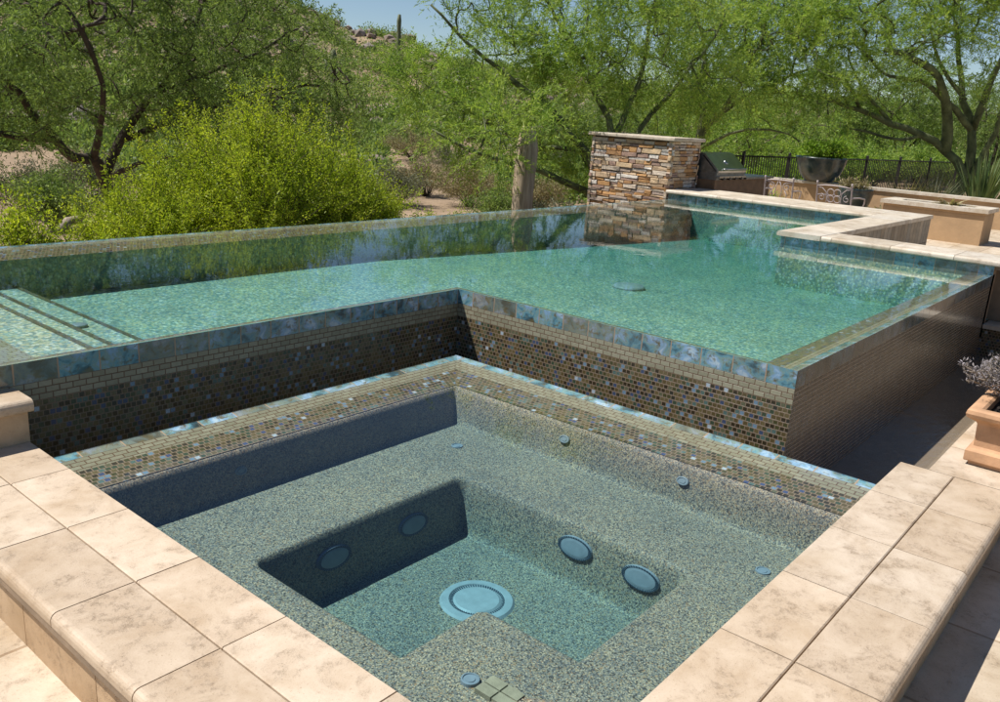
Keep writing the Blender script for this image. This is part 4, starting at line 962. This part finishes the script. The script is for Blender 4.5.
# saguaros
def saguaro(label, base, h, r, mat, arms=(), group=None):
    t = thing('saguaro_cactus', base, label, 'cactus', group); b = Vector(base)
    def ribbed(mb, pts, rads, n=16):
        o = len(mb.v); mb.tube(pts, rads, n*2, 0)
        m = len(pts)
        for i in range(m):
            c = Vector(pts[i])
            for k in range(1, n*2, 2):
                j = o+i*n*2+k; v = Vector(mb.v[j]); mb.v[j] = tuple(c+(v-c)*.84)
    mb = MB(); ribbed(mb, [b+Vector((.02*math.sin(z*3), 0, z)) for z in np.linspace(-.2, h, 9)], [r*(.97+.03*math.sin(i)) for i in range(7)]+[r, r*.6]); mb.build('stem', mat, t, fix=False)
    for az, z0, ln, up in arms:
        d = Vector((math.cos(az), math.sin(az), 0)); mb = MB(); s0 = b+Vector((0, 0, z0))
        ribbed(mb, [s0+d*r*.5, s0+d*(r+ln*.6), s0+d*(r+ln)+Vector((0, 0, .15)), s0+d*(r+ln)+Vector((0, 0, up))], [r*.55, r*.6, r*.6, r*.2], 10); mb.build('arm', mat, t, fix=False)
b = G(530, 14.5); saguaro('weathered brown ribbed saguaro trunk rising behind the pool edge left of the stone pillar', b, 2.75, .19, 'saguaro_ribs')
b = G(397, 96); saguaro('tall thin saguaro standing against the sky on the hill crest', b, 4.6, .24, 'saguaro')
b = G(333, 72); saguaro('saguaro on the rocky slope left of the crest saguaro', b, 3.2, .26, 'saguaro', ((AZ0+1.6, 1.6, .3, 1.0),))
# fallen log
lg = MB(); a = W(58, 232, 10.6); c2 = W(82, 216, 11.2); lg.tube([a, a.lerp(c2, .4)+Vector((0, 0, .04)), a.lerp(c2, .75), c2], [.05, .055, .045, .02], 9); lo = lg.build('fallen_log', 'deadwood', base=tuple(a), fix=False); tag(lo, 'pale dead log lying among the bushes at the left', 'log')
for k, (p, d, s_, lab) in enumerate(((75, 23, .5, 'tan boulder under the mesquite at left'), (100, 25, .6, 'larger tan boulder behind the mesquite trunk'), (375, 40, .9, 'pale boulder at the foot of the rocky hill'))):
    q = G(p, d); v, f = rock_verts((0, 0, .1), s_, .7, 40+k); mb = MB(); mb.add(v, f); o = mb.build('boulder', 'rock', base=(0, 0, 0), fix=False); o.location = q
    sub = o.modifiers.new('s', 'SUBSURF'); sub.levels = 1; sub.render_levels = 1; tag(o, lab, 'boulder')

# blade tufts, potted plants
def tuft(label, base, n, L, mat, seed, lean=(.2, .9), w=.02, name='blade_plant', cat='plant', group=None, r0=.12):
    g = np.random.default_rng(seed); b = np.array(base); t = thing(name, tuple(b), label, cat, group); mb = MB()
    for k in range(n):
        a = g.uniform(0, 2*math.pi); le = g.uniform(*lean); d = np.array([math.cos(a)*le, math.sin(a)*le, 1]); d /= np.linalg.norm(d); l = L*g.uniform(.6, 1.1)
        s = np.array([-math.sin(a), math.cos(a), 0])*w*g.uniform(.7, 1.2); p0 = b+np.array([math.cos(a), math.sin(a), 0])*r0*g.random(); p1 = p0+d*l*.55; p2 = p0+d*l+np.array([math.cos(a)*le*.2*l, math.sin(a)*le*.2*l, -.16*l*le])
        mb.add([tuple(p0-s), tuple(p0+s), tuple(p1+s*.9), tuple(p1-s*.9), tuple(p2)], [(0, 1, 2, 3), (3, 2, 4)])
    o = mb.build('blades', mat, t, fix=False); return t
tuft('spiky straw coloured grass clump behind the tan wall, left of the tall blades', (21.4, 5.55, -.25), 260, 1.25, 'leaf_straw', 1, (.3, 1.3), .012)
tuft('rounded grey green grass clump behind the tan wall', (21.6, 5.0, -.25), 260, 1.3, 'leaf_grey', 2, (.2, 1.1), .013)
tuft('tall green sword leaved plant in front of the dark palo verde trunk', (21.2, 3.95, -.25), 150, 1.75, 'leaf_blade', 3, (.05, .45), .026)
tuft('green sword leaved plant at the right edge behind the planter box', (21.4, 3.0, -.25), 150, 1.6, 'leaf_blade', 4, (.05, .6), .026)
tuft('dry yellow agave spreading on the patio between the pot and the planter box', (18.9, 5.35, -.1), 70, .62, 'leaf_straw', 5, (.8, 2.6), .035)
tuft('dry yellow plant lying inside the tan planter box', (16.85, 3.6, .44), 60, .34, 'leaf_straw', 6, (.8, 2.4), .03)
tuft('small yellow green agave growing at the left end of the garden wall', (19.0, 7.9, -.1), 80, .5, 'leaf_bright', 9, (.3, 1.4), .02)
shrub('bright green leafy plant growing in the blue glazed bowl', (20.14, 7.2, .97), .62, .40, 60, 'leaf_bright', 401, (.06, .03), 26, 'leafy_plant', 'plant', spread=.9, sub=3)
shrub('small drooping plant in the grey green garden pot', (19.3, 6.05, .41), .36, .22, 26, 'leaf_straw', 402, (.09, .025), 14, 'leafy_plant', 'plant', spread=.9, sub=2)
shrub('dry grey lilac plant growing in the terracotta planter', (4.95, .50, ZC+.25), .30, .27, 70, 'leaf_lavender', 403, (.022, .007), 40, 'lavender_plant', 'plant', spread=1.0, stem_mat='deadwood', clump=.012, sub=5)
for k, p in enumerate(((752, 27.5), (885, 34.5), (785, 29.5), (845, 33), (935, 38))):
    lab = ['green bush behind the fence beside the grill', 'green bush with a few red flowers behind the fence right of the bowl', 'bright bush behind the fence left of the bowl', 'bright bush behind the fence just right of the bowl', 'bright bush behind the fence beside the dark trunk'][k]
    shrub(lab, G(p[0], p[1]), 1.6, 1.5, 60, ('leaf_bright', 'leaf_paloverde', 'leaf_bright')[k % 3], 500+k, (.08, .035), 80, 'fence_bush', 'shrub', None, spread=1.0, clump=.08, sub=4)  # bright leaf colours stand in for sun passing through to these bushes

# ------------------------------------------------------------------ camera, sun, sky
cam = bpy.data.cameras.new('camera'); co = bpy.data.objects.new('camera', cam); COL.objects.link(co)
cam.sensor_width = 36; cam.sensor_fit = 'HORIZONTAL'; cam.lens = FPX/1000*36; cam.clip_start = .05; cam.clip_end = 3000
up = (CU - CF*CU.dot(CF)).normalized(); rt = CF.cross(up)
co.matrix_world = Matrix(((rt.x, up.x, -CF.x, EYE.x), (rt.y, up.y, -CF.y, EYE.y), (rt.z, up.z, -CF.z, EYE.z), (0, 0, 0, 1)))
S.camera = co
sd = bpy.data.lights.new('sun', 'SUN'); sd.energy = 4.9; sd.angle = R_(.5); sd.color = (1, .965, .915)
so = bpy.data.objects.new('sun', sd); COL.objects.link(so); so.rotation_euler = SUN_TO.to_track_quat('Z', 'Y').to_euler(); so.location = (0, 0, 30)
w = bpy.data.worlds.new('World'); S.world = w; w.use_nodes = True
nt = w.node_tree; nt.nodes.clear(); out = nt.nodes.new('ShaderNodeOutputWorld'); bg = nt.nodes.new('ShaderNodeBackground'); sky = nt.nodes.new('ShaderNodeTexSky')
sky.sky_type = 'NISHITA'; sky.sun_disc = False; sky.sun_elevation = math.asin(SUN_TO.z); sky.sun_rotation = math.atan2(SUN_TO.x, SUN_TO.y); sky.air_density = 1.0; sky.dust_density = .1; sky.ozone_density = 3.0; sky.altitude = 600
bg.inputs[1].default_value = .074
nt.links.new(sky.outputs[0], bg.inputs[0]); nt.links.new(bg.outputs[0], out.inputs[0])
S.view_settings.view_transform = 'Standard'; S.view_settings.look = 'None'; S.view_settings.exposure = .36; S.view_settings.gamma = 1
S.cycles.max_bounces = 10; S.cycles.transparent_max_bounces = 12; S.cycles.diffuse_bounces = 3; S.cycles.glossy_bounces = 4
S.cycles.caustics_reflective = False; S.cycles.caustics_refractive = False
